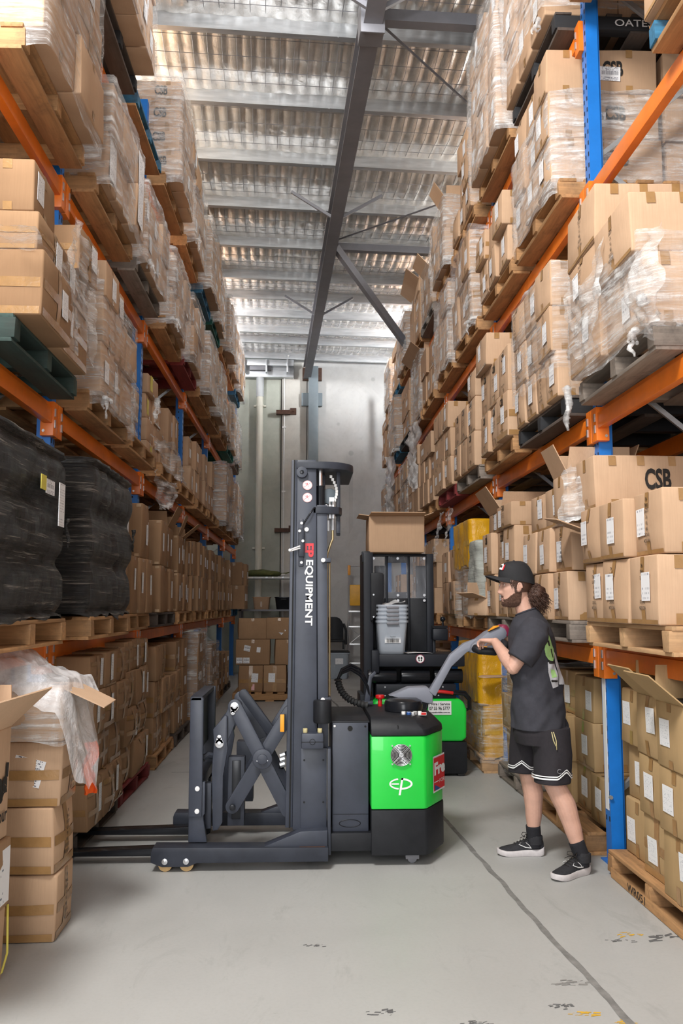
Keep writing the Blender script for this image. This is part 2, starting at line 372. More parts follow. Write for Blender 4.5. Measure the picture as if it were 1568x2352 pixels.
for y, x0, x1 in ((8.15, -1.2, 3), (11.6, -1.3, 2.6), (13.9, -1.3, 2.6)): m.box(x0, x1, y - .006, y + .006, 0, .0015)
m.build('cross_joint', 'joint_fill', floor)
for k, (x, y, s, mt) in enumerate([(1.62, 4.08, .05, 'scuff_dark'), (1.42, 4.05, .03, 'scuff_dark'), (1.48, 4.12, .035, 'scuff_yellow'), (1.03, 3.36, .03, 'scuff_yellow'), (.98, 3.42, .03, 'scuff_dark'),
                                   (1.16, 3.29, .022, 'scuff_yellow'), (1.07, 3.62, .04, 'joint_fill'), (.62, 3.30, .03, 'scuff_dark'), (.30, 3.4, .03, 'scuff_dark'), (.05, 4.05, .02, 'scuff_dark')]):
    m = MB()
    for q in range(16):
        cx = x + random.gauss(0, s); cy = y + random.gauss(0, s * .35); a = random.uniform(-.3, .5); l = random.uniform(.006, .022) * (s / .04); h = l * random.uniform(.15, .5)
        ps = [(cx + math.cos(a) * dx - math.sin(a) * dy, cy + math.sin(a) * dx + math.cos(a) * dy, .0008 + q * 2e-5) for dx, dy in ((-l, -h), (l * .8, -h * .6), (l, h), (-l * .7, h * .8))]
        m.add(ps, [(0, 1, 2, 3)])
    m.build('tape_scrap', mt, floor)

wb = bpy.data.objects.new('wall_back', None); col.objects.link(wb); ORG['wall_back'] = V((0, 0, 0)); wb['kind'] = 'structure'
for x0, x1, y, mt in ((-6, -.575, 19.92, 'concrete_wall_green'), (-.555, .02, 19.86, 'concrete_pale'), (.035, 6, 19.88, 'concrete_wall')):
    m = MB(); m.box(x0, x1, y, y + .25, -.1, 7.6); m.build('wall_panel', mt, wb, .01)
m = MB(); m.box(-.6, .1, 20.0, 20.3, -.1, 7.6); m.build('panel_joint', 'dark_void', wb)
m = MB(); m.box(.06, .285, 19.62, 19.85, 0, 7.0); m.build('steel_column', 'steel_column', wb, .01)
for z, dx in ((6.85, .14), (6.25, .16)):
    m = MB(); m.box(.06 - dx, .06, 19.78, 19.86, z - .15, z + .15); m.box(.285, .285 + dx * .6, 19.78, 19.86, z - .15, z + .15); m.build('column_bracket', 'steel_rust' if z > 6.5 else 'steel_column', wb)
for x, z in ((-.38, 5.95), (-.40, 3.22)):
    m = MB(); m.box(x - .3, x + .02, 19.72, 19.88, z - .06, z + .03); m.box(x + .02, x + .16, 19.82, 19.9, z - .05, z + .1); m.cyl((x + .1, 19.81, z + .03), (x + .1, 19.79, z + .03), .02, 8); m.build('angle_bracket', 'steel_rust', wb)
for nm, x, mt in (('light_blocker_left', -2.95, 'concrete_side'), ('light_blocker_right', 3.15, 'concrete_side')):  # walls added close behind the racks to block light and keep gaps dark
    m = MB(); m.box(x - .2, x, -7, 20.2, -.1, 7.9) if x < 0 else m.box(x, x + .2, -7, 20.2, -.1, 7.9)
    o = m.build(nm, mt); o['kind'] = 'structure'

TH = R(2.6); RZ = Matrix.Translation((.42, 10, 0)) @ Matrix.Rotation(TH, 4, 'Z') @ Matrix.Translation((-.42, -10, 0))
def zr(x): return 7.09 - .012 * (x - .4)
PY = [-5.8, -4.5, -3.2, -1.95, -.7, .6, 1.85, 3.1, 4.35, 5.6, 6.87, 8.14, 9.40, 10.68, 11.98, 13.33, 14.7, 15.67, 16.68, 17.68, 18.4, 19.6]
ceil_ = bpy.data.objects.new('ceiling', None); col.objects.link(ceil_); ORG['ceiling'] = V((0, 0, 0)); ceil_['kind'] = 'structure'
for a, b in zip(PY, PY[1:]):
    fine = a > 5
    nx, ny = (320, 26) if fine else (40, 4)
    def fn(u, v, a=a, b=b, fine=fine):
        x = -3.6 + 7.6 * u; y = a + (b - a) * v
        z = zr(x) + .235
        if fine:
            s = abs(math.sin(math.pi * (x / .15))) ** .6; e = min(1, min(v, 1 - v) * 6)
            t = abs(math.sin(math.pi * (y - a) / .32)) ** .6
            z += -.020 * s * e - .008 * t * s + .016 * nz((x, y, 0), 2.6) + .008 * nz((x, y, 2), 9) - .06 * math.sin(math.pi * v) - .05 * (1 - e)
        return RZ @ V((x, y, z))
    m = MB(); m.grid(fn, nx, ny); m.build('foil_blanket', 'foil', ceil_, 0, 1.2, fix=False)
m = MB()
for k in range(48):
    x = -3.5 + .15 * k
    for a, b in zip(PY[9:], PY[10:]):
        m.tube([RZ @ V((x, a + .06, zr(x) + .20)), RZ @ V((x, (a + b) / 2, zr(x) + .12)), RZ @ V((x, b, zr(x) + .20))], .0034, 3, caps=False)
for a, b in zip(PY[9:], PY[10:]):
    for q in (.2, .4, .6, .8):
        y = a + (b - a) * q; m.tube([RZ @ V((-3.6, y, zr(-3.6) + .20 - .085 * math.sin(math.pi * q))), RZ @ V((4, y, zr(4) + .20 - .085 * math.sin(math.pi * q)))], .0034, 3, caps=False)
o = m.build('wire_mesh', 'steel_grey', ceil_, fix=False); o['kind'] = 'stuff'
for y in PY[1:]:
    m = MB(); z0 = zr(.2)
    pr = [(y - .03, z0 + .21), (y + .035, z0 + .21), (y + .035, z0 + .205), (y - .02, z0 + .20), (y - .02, z0 + .150), (y - .006, z0 + .135), (y - .006, z0 + .085), (y - .02, z0 + .070), (y - .02, z0 + .045), (y + .04, z0 + .043), (y + .04, z0 + .055), (y + .045, z0 + .055), (y + .045, z0 + .035), (y - .03, z0 + .035)]
    m.prism(pr, -3.6, 4.0, 'x')
    for p in range(len(m.v)): q = m.v[p]; q.z += zr(q.x) - zr(.2); m.v[p] = RZ @ q
    for x in (.22, .62):
        c = RZ @ V((x, y - .02, z0 + .15)); m.cyl(c, c + V((0, -.012, 0)), .012, 6); c.z -= .11; m.cyl(c, c + V((0, -.012, 0)), .012, 6)
    m.build('purlin', 'galvanised', ceil_)
def raft(p): return RZ @ V(p)
ZR = 7.05
m = MB(); pr = [(-.085, ZR), (.085, ZR), (.085, ZR - .014), (.006, ZR - .02), (.006, ZR - .30), (.085, ZR - .306), (.085, ZR - .32), (-.085, ZR - .32), (-.085, ZR - .306), (-.006, ZR - .30), (-.006, ZR - .02), (-.085, ZR - .014)]
m.prism([(p[0] + .47, p[1]) for p in pr], -4, 19.85, 'y'); m.v = [raft(p) for p in m.v]; m.build('rafter', 'steel_grey', ceil_)
m = MB(); m.box(.36, .58, 7.35, 7.6, ZR - .36, ZR - .02); m.box(.36, .58, 7.33, 7.35, ZR - .40, ZR); m.v = [raft(p) for p in m.v]
for x in (.42, .52): c = raft((x, 7.33, ZR - .30)); m.cyl(c, c + V((0, -.03, 0)), .022, 6)
m.build('splice_plate', 'steel_grey', ceil_, .004)
def strut(name, a, b, s=.03, mat='steel_grey'):
    m = MB(); m.tube([a, b], s, 4); return m.build(name, mat, ceil_, fix=False)
for y, s in ((11.3, .026), (15.3, .026), (7.1, .03)):
    for sg in (-1, 1): strut('fly_brace', raft((.47 + sg * .07, y + .05, ZR - .29)), raft((.47 + sg * .62, y + .02, ZR + .03)), s)
strut('diagonal_brace', raft((.55, 12.6, ZR - .18)), raft((2.0, 13.9, 5.55)), .07)
strut('tie_beam', raft((.55, 12.75, ZR - .12)), raft((3.0, 12.75, ZR - .15)), .075)
strut('tie_beam', raft((.55, 7.55, ZR - .1)), raft((3.2, 7.55, ZR - .1)), .08)
strut('tension_rod', raft((.55, 12.5, ZR - .12)), raft((2.9, 10.4, ZR - .02)), .012)
strut('tension_rod', raft((.62, 7.7, ZR - .08)), raft((2.9, 10.2, ZR - .05)), .012)
m = MB(); m.box(-2.0, -.28, 19.55, 19.85, 6.98, 7.12); m.box(-2.0, -.28, 19.7, 19.88, 6.75, 6.98)
for x in (-1.4, -.9, -.42): m.box(x - .02, x + .02, 19.45, 19.6, 6.8, 7.1)
m.build('box_gutter', 'galvanised', ceil_, .006)

# wall services
t = thing('downpipe', 'cream plastic downpipe running down the concrete back wall', 'pipe', (-1.06, 19.8, 0))
m = MB(); m.cyl((-1.06, 19.8, 0), (-1.06, 19.8, 6.35), .078, 20); m.build('pipe', 'pvc', t, 0, .5)
m = MB(); m.cyl((-1.06, 19.8, 6.3), (-1.06, 19.8, 6.92), .088, 20); m.build('upper_sleeve', 'pvc_grey', t, 0, .5)
m = MB(); m.box(-1.3, -.8, 19.6, 19.9, 6.88, 7.1); m.build('rain_head', 'steel_grey', t, .02)
for z in (6.1, 2.8): m = MB(); m.cyl((-1.06, 19.8, z - .025), (-1.06, 19.8, z + .025), .087, 20); m.box(-1.2, -.92, 19.84, 19.92, z - .02, z + .02); m.build('pipe_clip', 'pvc', t)
t = thing('conduit', 'thin white electrical conduit clipped to the wall beside the downpipe', 'conduit', (-.55, 19.84, 0))
m = MB(); m.tube([(-.5, 19.84, 0), (-.5, 19.84, 6.9), (-.47, 19.8, 7.05), (-.40, 19.5, 7.2)], .017, 8); m.build('conduit_tube', 'white_plastic', t)
for z in (1.0, 2.2, 4.1, 5.6): m = MB(); m.box(-.54, -.46, 19.81, 19.9, z - .02, z + .02); m.build('clip', 'white_plastic', t)

# ---------------------------------------------------------------- pallet racks
XF = {-1: -1.55, 1: 1.80}; YB = {-1: [2.55 + 2.78 * k for k in range(7)], 1: [2.49 + 2.76 * k for k in range(7)]}
DECK = {-1: [0, 1.30, 2.72, 4.16, 5.55], 1: [0, 1.27, 2.70, 4.15, 5.30]}
RACKN = {-1: 'rack across from the man', 1: 'rack beside the man'}
def post_mesh(tall):
    m = MB(); pr = [(-.045, 0), (-.045, -.075), (-.03, -.075), (-.03, -.09), (-.02, -.09), (-.02, -.012), (.02, -.012), (.02, -.09), (.03, -.09), (.03, -.075), (.045, -.075), (.045, 0)]
    m.prism([(p[1], p[0]) for p in pr], 0.008, tall, 'z'); m.box(-.12, .03, -.07, .07, 0, .008)
    return m.mesh('post', 'rack_blue', 0)
def holes_mesh(tall):
    m = MB()
    z = .25
    while z < tall - .05:
        for y in (-.026, .026): m.box(.0005, .0012, y - .007, y + .007, z - .014, z + .014)
        m.box(-.055, -.043, -.0458, -.045, z - .008, z + .008); z += .075
    return m.mesh('holes', 'dark_void', 0, fix=False)
PM = post_mesh(6.4); HM = holes_mesh(6.3)
for sd in (-1, 1):
    x = XF[sd]; rk = thing('pallet_rack', ('blue and orange pallet racking behind the forks of the reach truck', 'blue and orange pallet racking standing beside the man')[sd > 0], 'rack', (x, 2.5, 0))
    def loc(p): return V(p) - ORG[rk.name]
    for yb in YB[sd]:
        if yb < 5: continue
        for dx, back in ((0, 0), (.86, 1)):
            o = link('upright', PM, rk, loc((x + sd * dx, yb, 0)), (0, 0, 0 if sd < 0 else math.pi))
            if back: o.rotation_euler.z += math.pi
            elif yb < 12: link('slot_holes', HM, o); o.children[0]['kind'] = 'stuff'
        z = .4; k = 0
        while z < 6.0:
            m = MB(); a = (x + sd * .06, yb, z); b = (x + sd * .82, yb, z + .62)
            if k % 2: a, b = (x + sd * .06, yb, z + .62), (x + sd * .82, yb, z)
            m.tube([a, b], .021, 4); m.build('frame_brace', 'galvanised', rk, fix=False); z += .66; k += 1
        if sd > 0 and yb < 9:
            m = MB(); m.box(x - .004, x - .0015, yb - .028, yb + .028, .30, 1.10); o = m.build('barcode_label', 'barcode_strip', rk)
            m = MB(); m.cyl((x - .05 + .05, yb - .05, .38), (x, yb - .062, .38), .012, 8); m.build('frame_bolt', 'zinc', rk)
    for lv in range(1, 5):
        zb = DECK[sd][lv]
        for k in range(6):
            y0, y1 = YB[sd][k] + .05, YB[sd][k + 1] - .05
            if lv >= 3 and y1 < 5.4 and lv == 4: continue
            for back in (0, 1):
                xx = x + sd * (.85 if back else .0); s2 = sd * (-1 if back else 1)
                m = MB(); pr = [(xx - s2 * .022, zb - .125), (xx - s2 * .022, zb - .03), (xx - s2 * .006, zb - .03), (xx - s2 * .006, zb), (xx + s2 * .028, zb), (xx + s2 * .028, zb - .125)]
                m.prism(pr, y0, y1, 'y')
                bm_ = m.build('beam', 'rack_orange', rk, .004)
                if back: continue
                for ye, dy in ((y0, -.005), (y1, .005)):
                    m = MB(); m.box(min(xx - s2 * .03, xx + s2 * .05), max(xx - s2 * .03, xx + s2 * .05), ye - .045, ye + .045, zb - .20, zb + .01)
                    m.build('end_connector', 'rack_orange', bm_, .004)
                    m = MB()
                    for q in (-.05, -.12): m.box(min(xx - s2 * .036, xx - s2 * .030), max(xx - s2 * .036, xx - s2 * .030), ye - .03 if dy > 0 else ye + .012, ye - .012 if dy > 0 else ye + .03, zb + q - .03, zb + q + .018)
                    m.cyl((xx + s2 * .03, ye - .0455, zb - .17), (xx + s2 * .03, ye - .048, zb - .17), .009, 8)
                    m.build('safety_clip', 'zinc', bm_)['kind'] = 'stuff'
# ---------------------------------------------------------------- pallets
PAL = 1.165
def bx(x0, x1, y0, y1, z0, z1, jit=.0):
    m = MB(); m.box(x0, x1, y0, y1, z0, z1)
    if jit: m.v = [p + V((random.uniform(-jit, jit), random.uniform(-jit, jit), random.uniform(-jit, jit) * .5)) for p in m.v]
    return m
random.seed(11)
PM_ = {}
for k in WOODC:
    PM_[k] = ([bx(-PAL / 2, PAL / 2, -.04, .04, .02, .115, .004).mesh('bearer', 'wood_%s_x' % k, .004) for _ in range(2)],
              [bx(-.055, .055, -PAL / 2, PAL / 2, 0, .02, .003).mesh('board', 'wood_%s_y' % ('natural' if k in ('blue', 'teal') and _ else 'dark' if k == 'black' else k), .003) for _ in range(3)])
XB = [-.50, 0, .50]; XT = [-.52, -.35, -.175, 0, .175, .35, .52]
def far_pallet(k):
    m = MB()
    for y in (-.54, 0, .54): m.box(-PAL / 2, PAL / 2, y - .04, y + .04, .02, .115)
    for x in XB: m.box(x - .07, x + .07, -PAL / 2, PAL / 2, 0, .02)
    for x in XT: m.box(x - .055, x + .055, -PAL / 2, PAL / 2, .115, .135)
    return m.mesh('pallet', 'wood_%s_y' % k)
FP = {}
SHELF = ['floor row', 'first shelf', 'second shelf', 'third shelf', 'top shelf']
PADJ = {'natural': 'brown timber', 'pale': 'pale timber', 'grey': 'weathered grey', 'dark': 'dark stained', 'black': 'black painted', 'blue': 'blue painted', 'green': 'dark green', 'red': 'red painted', 'teal': 'teal painted'}
def pallet(c, k, label, near=True, rz=0.0, group='pallets in the racking'):
    if not near:
        if k not in FP: FP[k] = far_pallet(k)
        o = link('pallet', FP[k], None, c, (0, 0, rz)); return tag(o, label, 'pallet', group)
    t = thing('pallet', label, 'pallet', c, rz, group)
    for i, y in enumerate((-.54, random.uniform(-.03, .03), .54)): link('bearer', random.choice(PM_[k][0]), t, (0, y, 0))
    for x in XB: o = link('bottom_board', random.choice(PM_[k][1]), t, (x, random.uniform(-.008, .008), 0)); o.scale.x = 1.25
    for x in XT: link('deck_board', random.choice(PM_[k][1]), t, (x, random.uniform(-.008, .008), .115), (0, 0, random.uniform(-.008, .008)))
    return t

# ---------------------------------------------------------------- cartons
def bulger(w, d, h, seed, amt):
    rs = random.Random(seed); bx_, by_ = rs.uniform(.1, 1) * amt, rs.uniform(.1, 1) * amt; sk = rs.uniform(-.006, .006); o = rs.random() * 50
    def f(p):
        u, v, q = 2 * p.x / w, 2 * p.y / d, 2 * p.z / h - 1
        n = nz((p.x, p.y, p.z), 5, o) * .004
        return V((p.x + bx_ * (1 - v * v) * (1 - q * q) * u + sk * q + n, p.y + by_ * (1 - u * u) * (1 - q * q) * v + n, p.z + (.004 * nz((p.x, p.y, o), 4) if q > .5 else 0)))
    return f
_shell = {}
def round_box(w, d, h, r, f, fine=True):
    ax = [[-a, -a + r, -a / 3, a / 3, a - r, a] if fine else [-a, a] for a in (w / 2, d / 2, h / 2)]
    n = len(ax[0]); idx = {}; vs = []; fs = []
    def vid(i, j, k):
        if (i, j, k) not in idx:
            p = V((ax[0][i], ax[1][j], ax[2][k]))
            if fine:
                q = V((max(-w / 2 + r, min(w / 2 - r, p.x)), max(-d / 2 + r, min(d / 2 - r, p.y)), max(-h / 2 + r, min(h / 2 - r, p.z)))); e = p - q
                if e.length > 1e-6: p = q + e.normalized() * r
            p.z += h / 2; idx[(i, j, k)] = len(vs); vs.append(f(p))
        return idx[(i, j, k)]
    L = n - 1
    for a in range(L):
        for b in range(L):
            fs += [(vid(0, a, b), vid(0, a, b + 1), vid(0, a + 1, b + 1), vid(0, a + 1, b)), (vid(L, a, b), vid(L, a + 1, b), vid(L, a + 1, b + 1), vid(L, a, b + 1)),
                   (vid(a, 0, b), vid(a + 1, 0, b), vid(a + 1, 0, b + 1), vid(a, 0, b + 1)), (vid(a, L, b), vid(a, L, b + 1), vid(a + 1, L, b + 1), vid(a + 1, L, b)),
                   (vid(a, b, 0), vid(a, b + 1, 0), vid(a + 1, b + 1, 0), vid(a + 1, b, 0)), (vid(a, b, L), vid(a + 1, b, L), vid(a + 1, b + 1, L), vid(a, b + 1, L))]
    return vs, fs
def fpt(w, d, h, sd, face, u, v):
    """point on a face: 'A' = aisle face, 'E' = end face towards the lens side, 'T' = top; u along (m from centre), v height fraction"""
    if face == 'A': return V((-sd * w / 2, u, v * h))
    if face == 'E': return V((u, -d / 2, v * h))
    return V((u, v, h))
def tape_strips(style, w, d, h):
    r = [];
    if style == 'csb':
        for u in (-.32, -.05, .25): r += [('E', u * w - .022, u * w + .022, .80, 1), ('E', u * w - .022, u * w + .022, 0, .17)]
        r += [('A', -.022, .022, .0, .22), ('A', -.022, .022, .74, 1), ('A', -d / 2 + .012, d / 2 - .012, .0, .075)]
    elif style == 'belt':
        r += [('A', -d / 2 + .01, d / 2 - .01, .42, .57), ('E', -w / 2 + .01, w / 2 - .01, .42, .57), ('A', -.028, .028, .0, 1), ('A', -d / 2 + .01, d / 2 - .01, .0, .14), ('E', -w / 2 + .01, w / 2 - .01, 0, .13)]
    elif style == 'net':
        r += [('A', -d / 2 + .01, d / 2 - .01, .30, .42), ('A', -d / 2 + .01, d / 2 - .01, .72, .84), ('A', -.03, .03, 0, 1), ('E', -w / 2 + .01, w / 2 - .01, .34, .48), ('E', -.03, .03, 0, 1)]
    elif style == 'kraft':
        r += [('A', -.022, .022, .78, 1), ('A', -.022, .022, 0, .26)]
    elif style == 'plain':
        r += [('A', -.024, .024, .86, 1), ('A', -.024, .024, 0, .14), ('E', -.024, .024, .85, 1)]
    elif style == 'tall':
        r += [('E', w / 2 - .05, w / 2 - .012, .93, 1), ('E', w / 2 - .05, w / 2 - .012, 0, .07), ('A', -.02, .02, .93, 1)]
    return r
def carton_mesh(w, d, h, sd, style, mat, seed, amt, open_=False):
    w, d, h = round(w, 2), round(d, 2), round(h, 2); k = (w, d, h, sd, style, mat, seed % 4, amt, open_)
    if k not in _shell:
        f = bulger(w, d, h, hash((w, d, h)) % 97 + seed % 4, amt); m = MB(); vs, fs = round_box(w, d, h, .009, f); m.add(vs, fs)
        if open_: m.box(-w / 2 + .012, w / 2 - .012, -d / 2 + .012, d / 2 - .012, h - .004, h + .004, 1)
        else: m.box(-w / 2 + .02, w / 2 - .02, -.002, .002, h - .004, h + .002, 1)
        me = m.mesh('carton', [mat, 'dark_void'], 0, .9)
        t = MB()
        for face, a, b, v0, v1 in tape_strips(style, w, d, h):
            n_ = V((-sd, 0, 0)) if face == 'A' else V((0, -1, 0))
            t.grid(lambda s, q, a=a, b=b, v0=v0, v1=v1, face=face, n_=n_: f(fpt(w, d, h, sd, face, a + (b - a) * s, min(.985, max(.015, v0 + (v1 - v0) * q)))) + n_ * .0022, 4, 4)
        if style in ('csb', 'belt', 'plain', 'kraft', 'net') and not open_: t.grid(lambda s, q: f(V((-w / 2 + .02 + (w - .04) * s, -.024 + .048 * q, h))) + V((0, 0, .002)), 4, 1)
        tm = t.mesh('tape', 'tape_clear' if style == 'tall' else 'tape', 0, 1.0, fix=False) if t.v else None
        _shell[k] = (me, tm, f)
    return _shell[k]
def quad_mesh(name, sd, face, w_, h_, mat):
    m = MB()
    if face == 'A': m.box(-.0008, .0008, -w_ / 2, w_ / 2, -h_ / 2, h_ / 2)
    else: m.box(-w_ / 2, w_ / 2, -.0008, .0008, -h_ / 2, h_ / 2)
    return m.mesh(name, mat)
LM = {}
def label_mesh(sd, face, kind):
    k = (sd, face, kind)
    if k not in LM:
        w_, h_, mt = {'hand': (.10, .135, 'paper_hand'), 'print': (.105, .14, 'paper_print'), 'barcode': (.14, .10, 'paper_barcode'), 'small': (.06, .08, 'paper_small'), 'square': (.115, .125, 'paper_small'), 'tall': (.06, .17, 'paper_print'), 'yellow': (.09, .15, 'label_yellow'), 'form': (.20, .28, 'paper_form')}[kind]
        LM[k] = quad_mesh('label', sd, face, w_, h_, mt)
    return LM[k]
def print_mesh(sd, kind):
    k = (sd, 'print', kind)
    if k not in LM:
        m = MB(); rt = (0, -1, 0) if sd > 0 else (0, 1, 0)
        if kind == 'csb':
            text(m, 'CSB', (0, 0, .10), rt, (0, 0, 1), .085, .06, 0, .03)
            text(m, 'STYLE NO.\nCOLOUR\nQTY  PCS', (0, 0, -.01), rt, (0, 0, 1), .12, .07); text(m, 'MADE IN CHINA', (0, 0, -.13), rt, (0, 0, 1), .10, .014)
        else: text(m, 'ITEM\nITEM NO.\nQUANTITY\nG.W.\nN.W.\nMEAS\nCARTON NO.\nMADE IN CHINA', (0, 0, 0), rt, (0, 0, 1), .075, .22, 0, .01)
        LM[k] = m.mesh('printed_mark', 'ink_black', fix=False)
    return LM[k]
def csb_end_mesh(h_):
    k = ('csbE', h_)
    if k not in LM: m = MB(); text(m, 'CSB', (0, 0, 0), (1, 0, 0), (0, 0, 1), h_ * 1.25, h_, 0, .035); LM[k] = m.mesh('printed_mark', 'ink_black', fix=False)
    return LM[k]
def flap(parent, hinge, along, length, depth, ang, out, mat='cardboard'):
    """flap hinged on a line; along/out are unit vectors, ang = opening above horizontal-out"""
    a = V(along); o = V(out); up = V((0, 0, 1)); d = o * math.cos(ang) + up * math.sin(ang); n_ = (a.cross(d)).normalized() * .003
    h = V(hinge); m = MB(); c = [h - a * length / 2, h + a * length / 2, h + a * (length / 2 - .012) + d * depth, h - a * (length / 2 - .012) + d * depth]
    m.add([p - n_ for p in c] + [p + n_ for p in c], [(0, 1, 2, 3), (7, 6, 5, 4), (0, 4, 5, 1), (1, 5, 6, 2), (2, 6, 7, 3), (3, 7, 4, 0)])
    return link('flap', m.mesh('flap', mat), parent)
def put_label(o, f, w, d, h, sd, face, kind, u, v, rot=0):
    p = f(fpt(w, d, h, sd, face, u, v)); n_ = V((-sd, 0, 0)) if face == 'A' else V((0, -1, 0))
    return link('label', label_mesh(sd, face, kind), o, p + n_ * .004, (rot if face == 'A' else 0, rot if face == 'E' else 0, 0))

CART = []      # carton records gathered from all the loads
def rec(**k): CART.append(k); return k
def build_carton(c, label=None, group='cartons on the racks', near=True):
    sd = c['sd']; w, d, h = c['dim']; st = c['style']; mat = c['mat']; rs = random.Random(c['seed'])
    me, tm, f = carton_mesh(w, d, h, sd, st, mat, c['seed'], c.get('amt', .012), c.get('open', False))
    w, d, h = round(w, 2), round(d, 2), round(h, 2)
    o = link('carton', me, None, c['pos'], (0, c.get('tilt', 0), c.get('rz', 0))); tag(o, label or c.get('label'), 'carton', group)
    if not near: return o
    if tm: link('tape', tm, o)['kind'] = 'stuff'
    lab = c.get('lab')
    if lab:
        big = {'hand': .11, 'print': .115, 'barcode': .15, 'small': .07, 'square': .125, 'tall': .07, 'yellow': .1, 'form': .2}[lab]
        if d > big + .03: put_label(o, f, w, d, h, sd, 'A', lab, rs.uniform(-.5, .5) * max(0, d - big - .06), rs.uniform(.42, .62), rs.uniform(-.04, .04))
    if c.get('elab'): put_label(o, f, w, d, h, sd, 'E', c['elab'], rs.uniform(-.2, .2) * w, rs.uniform(.4, .6), rs.uniform(-.12, .12))
    pk = c.get('prn')
    if pk and d > .16:
        p = f(fpt(w, d, h, sd, 'A', 0, .55)); o2 = link('printed_mark', print_mesh(sd, pk), o, p + V((-sd * .0035, 0, 0))); o2['kind'] = 'stuff'
        if h < .30: o2.scale.z = h / .32
    if c.get('csbE'):
        hh = c['csbE'] if c['csbE'] is not True else round(h * .42, 2)
        p = f(fpt(w, d, h, sd, 'E', .1 * w, .55)); link('printed_mark', csb_end_mesh(hh), o, p + V((0, -.004, 0)))
    if c.get('open'):
        fm = mat
        for hinge, al, ln, out, ang, dep in ((V((-sd * (w / 2 - .005), 0, h)), (0, 1, 0), d, (-sd, 0, 0), c.get('fa', rs.uniform(.5, 1.3)), w * .5 if 'fs' not in c else .10), (V((0, d / 2 - .005, h)), (1, 0, 0), w, (0, 1, 0), c.get('fs', rs.uniform(1.0, 1.5)), min(d, .3) * .55),
                                              (V((sd * (w / 2 - .005), 0, h)), (0, 1, 0), d, (sd, 0, 0), c.get('fs', rs.uniform(.9, 1.5)), w * .5 if 'fs' not in c else .10), (V((0, -d / 2 + .005, h)), (1, 0, 0), w, (0, -1, 0), c.get('fe', rs.uniform(1.1, 1.9)), min(d, .3) * .55)):
            if dep > .03: flap(o, hinge, al, ln, min(dep, .24), ang, out, fm)
    return o

# ---------------------------------------------------------------- film
def wrap_shell(x0, x1, y0, y1, z0, z1, seed, amp=.014, top=True, nper=76, nz_=14, rr=.03, tier=None, close=False):
    cx, cy, hx, hy = (x0 + x1) / 2, (y0 + y1) / 2, (x1 - x0) / 2, (y1 - y0) / 2
    per = 2 * (2 * hx + 2 * hy); rings = []
    def pt(s):
        s = s % per
        for (ax, ay), (bx_, by_), ln in (((-hx, -hy), (hx, -hy), 2 * hx), ((hx, -hy), (hx, hy), 2 * hy), ((hx, hy), (-hx, hy), 2 * hx), ((-hx, hy), (-hx, -hy), 2 * hy)):
            if s <= ln:
                t = s / ln; p = V((ax + (bx_ - ax) * t, ay + (by_ - ay) * t, 0)); break
            s -= ln
        q = V((max(-hx + rr, min(hx - rr, p.x)), max(-hy + rr, min(hy - rr, p.y)), 0)); e = p - q
        if e.length > rr: p = q + e.normalized() * rr
        return p
    for k in range(nz_ + 1):
        v = k / nz_; rg = []
        for i in range(nper):
            p = pt(per * i / nper); o = p.normalized()
            z = z0 + (z1 - z0) * v
            if k == 0: z += .05 * nz((p.x, p.y, seed), 6)
            if k == nz_ and not close: z += .03 * nz((p.x, p.y, seed + 5), 5)
            a = amp * (.5 + abs(nz((p.x * 3, p.y * 3, z * 2 + seed), 1.7)) * 1.6 + .5 * nz((p.x, p.y, z + seed), 11))
            if tier: a -= tier[1] * (abs(math.cos(math.pi * v * tier[0])) ** 6) * (0 if v > .97 or v < .03 else 1); a += .035 * nz((0, 0, math.floor(v * tier[0]) + seed), 3)
            rg.append(V((cx, cy, z)) + p + o * a)
        rings.append(rg)
    if top or close:
        for s, dz in ((.93, .012), (.80 if not close else .5, .006), (.02, .0)):
            if not close and s < .5: break
            rings.append([V((cx, cy, 0)) + V(((p.x - cx) * s, (p.y - cy) * s, p.z + dz)) for p in rings[nz_]])
    m = MB(); m.ring(rings, True, False); return m
def tail(m, p, ln, seed, r=.022, out=V((0, 0, 0))):
    pts = []; rs = []; n = 9
    for k in range(n + 1):
        t = k / n; pts.append(V(p) + out * math.sin(t * 2) + V((.02 * nz((t * 3, seed, 0), 1.3), .03 * nz((seed, t * 3, 4), 1.3), -ln * t))); rs.append(r * (.5 + .9 * abs(math.sin(t * 4 + seed))) * (1 - .55 * t))
    m.tube(pts, rs, 8)
def knot(m, p, s, seed):
    b = len(m.v); m.ball(p, (s, s * 1.1, s * .8), 8)
    for i in range(b, len(m.v)): d = m.v[i] - V(p); m.v[i] = V(p) + d * (1 + .6 * nz(m.v[i], 22, seed))
def drape(name, label, cs, seed, amp=.03, sag=.0, mat='film_bunch', cat='plastic film', nu=22, nv=18, group=None, bow=V((0, 0, 0))):
    a, b, c, d = [V(p) for p in cs]; m = MB()
    def fn(u, v):
        p = a * (1 - u) * (1 - v) + b * u * (1 - v) + c * u * v + d * (1 - u) * v; n_ = (b - a).cross(d - a).normalized()
        e = .35 + .65 * min(1, 4 * min(u, 1 - u, v, 1 - v))
        return p + n_ * amp * (nz(p, 7, seed) + .6 * nz(p, 17, seed)) + V((0, 0, -sag * math.sin(math.pi * u) * (1 - .3 * v))) + bow * math.sin(math.pi * u) * math.sin(math.pi * v) + V((nz((u * 4, v * 4, seed), 1.5), nz((u * 4, v * 4, seed + 9), 1.5), nz((u * 4, v * 4, seed + 3), 1.5))) * amp * .8 * (1 if min(u, 1 - u, v, 1 - v) < .01 else .2)
    m.grid(fn, nu, nv); o = m.build(name, mat, None, 0, 3.0, fix=False); return tag(o, label, cat, group)

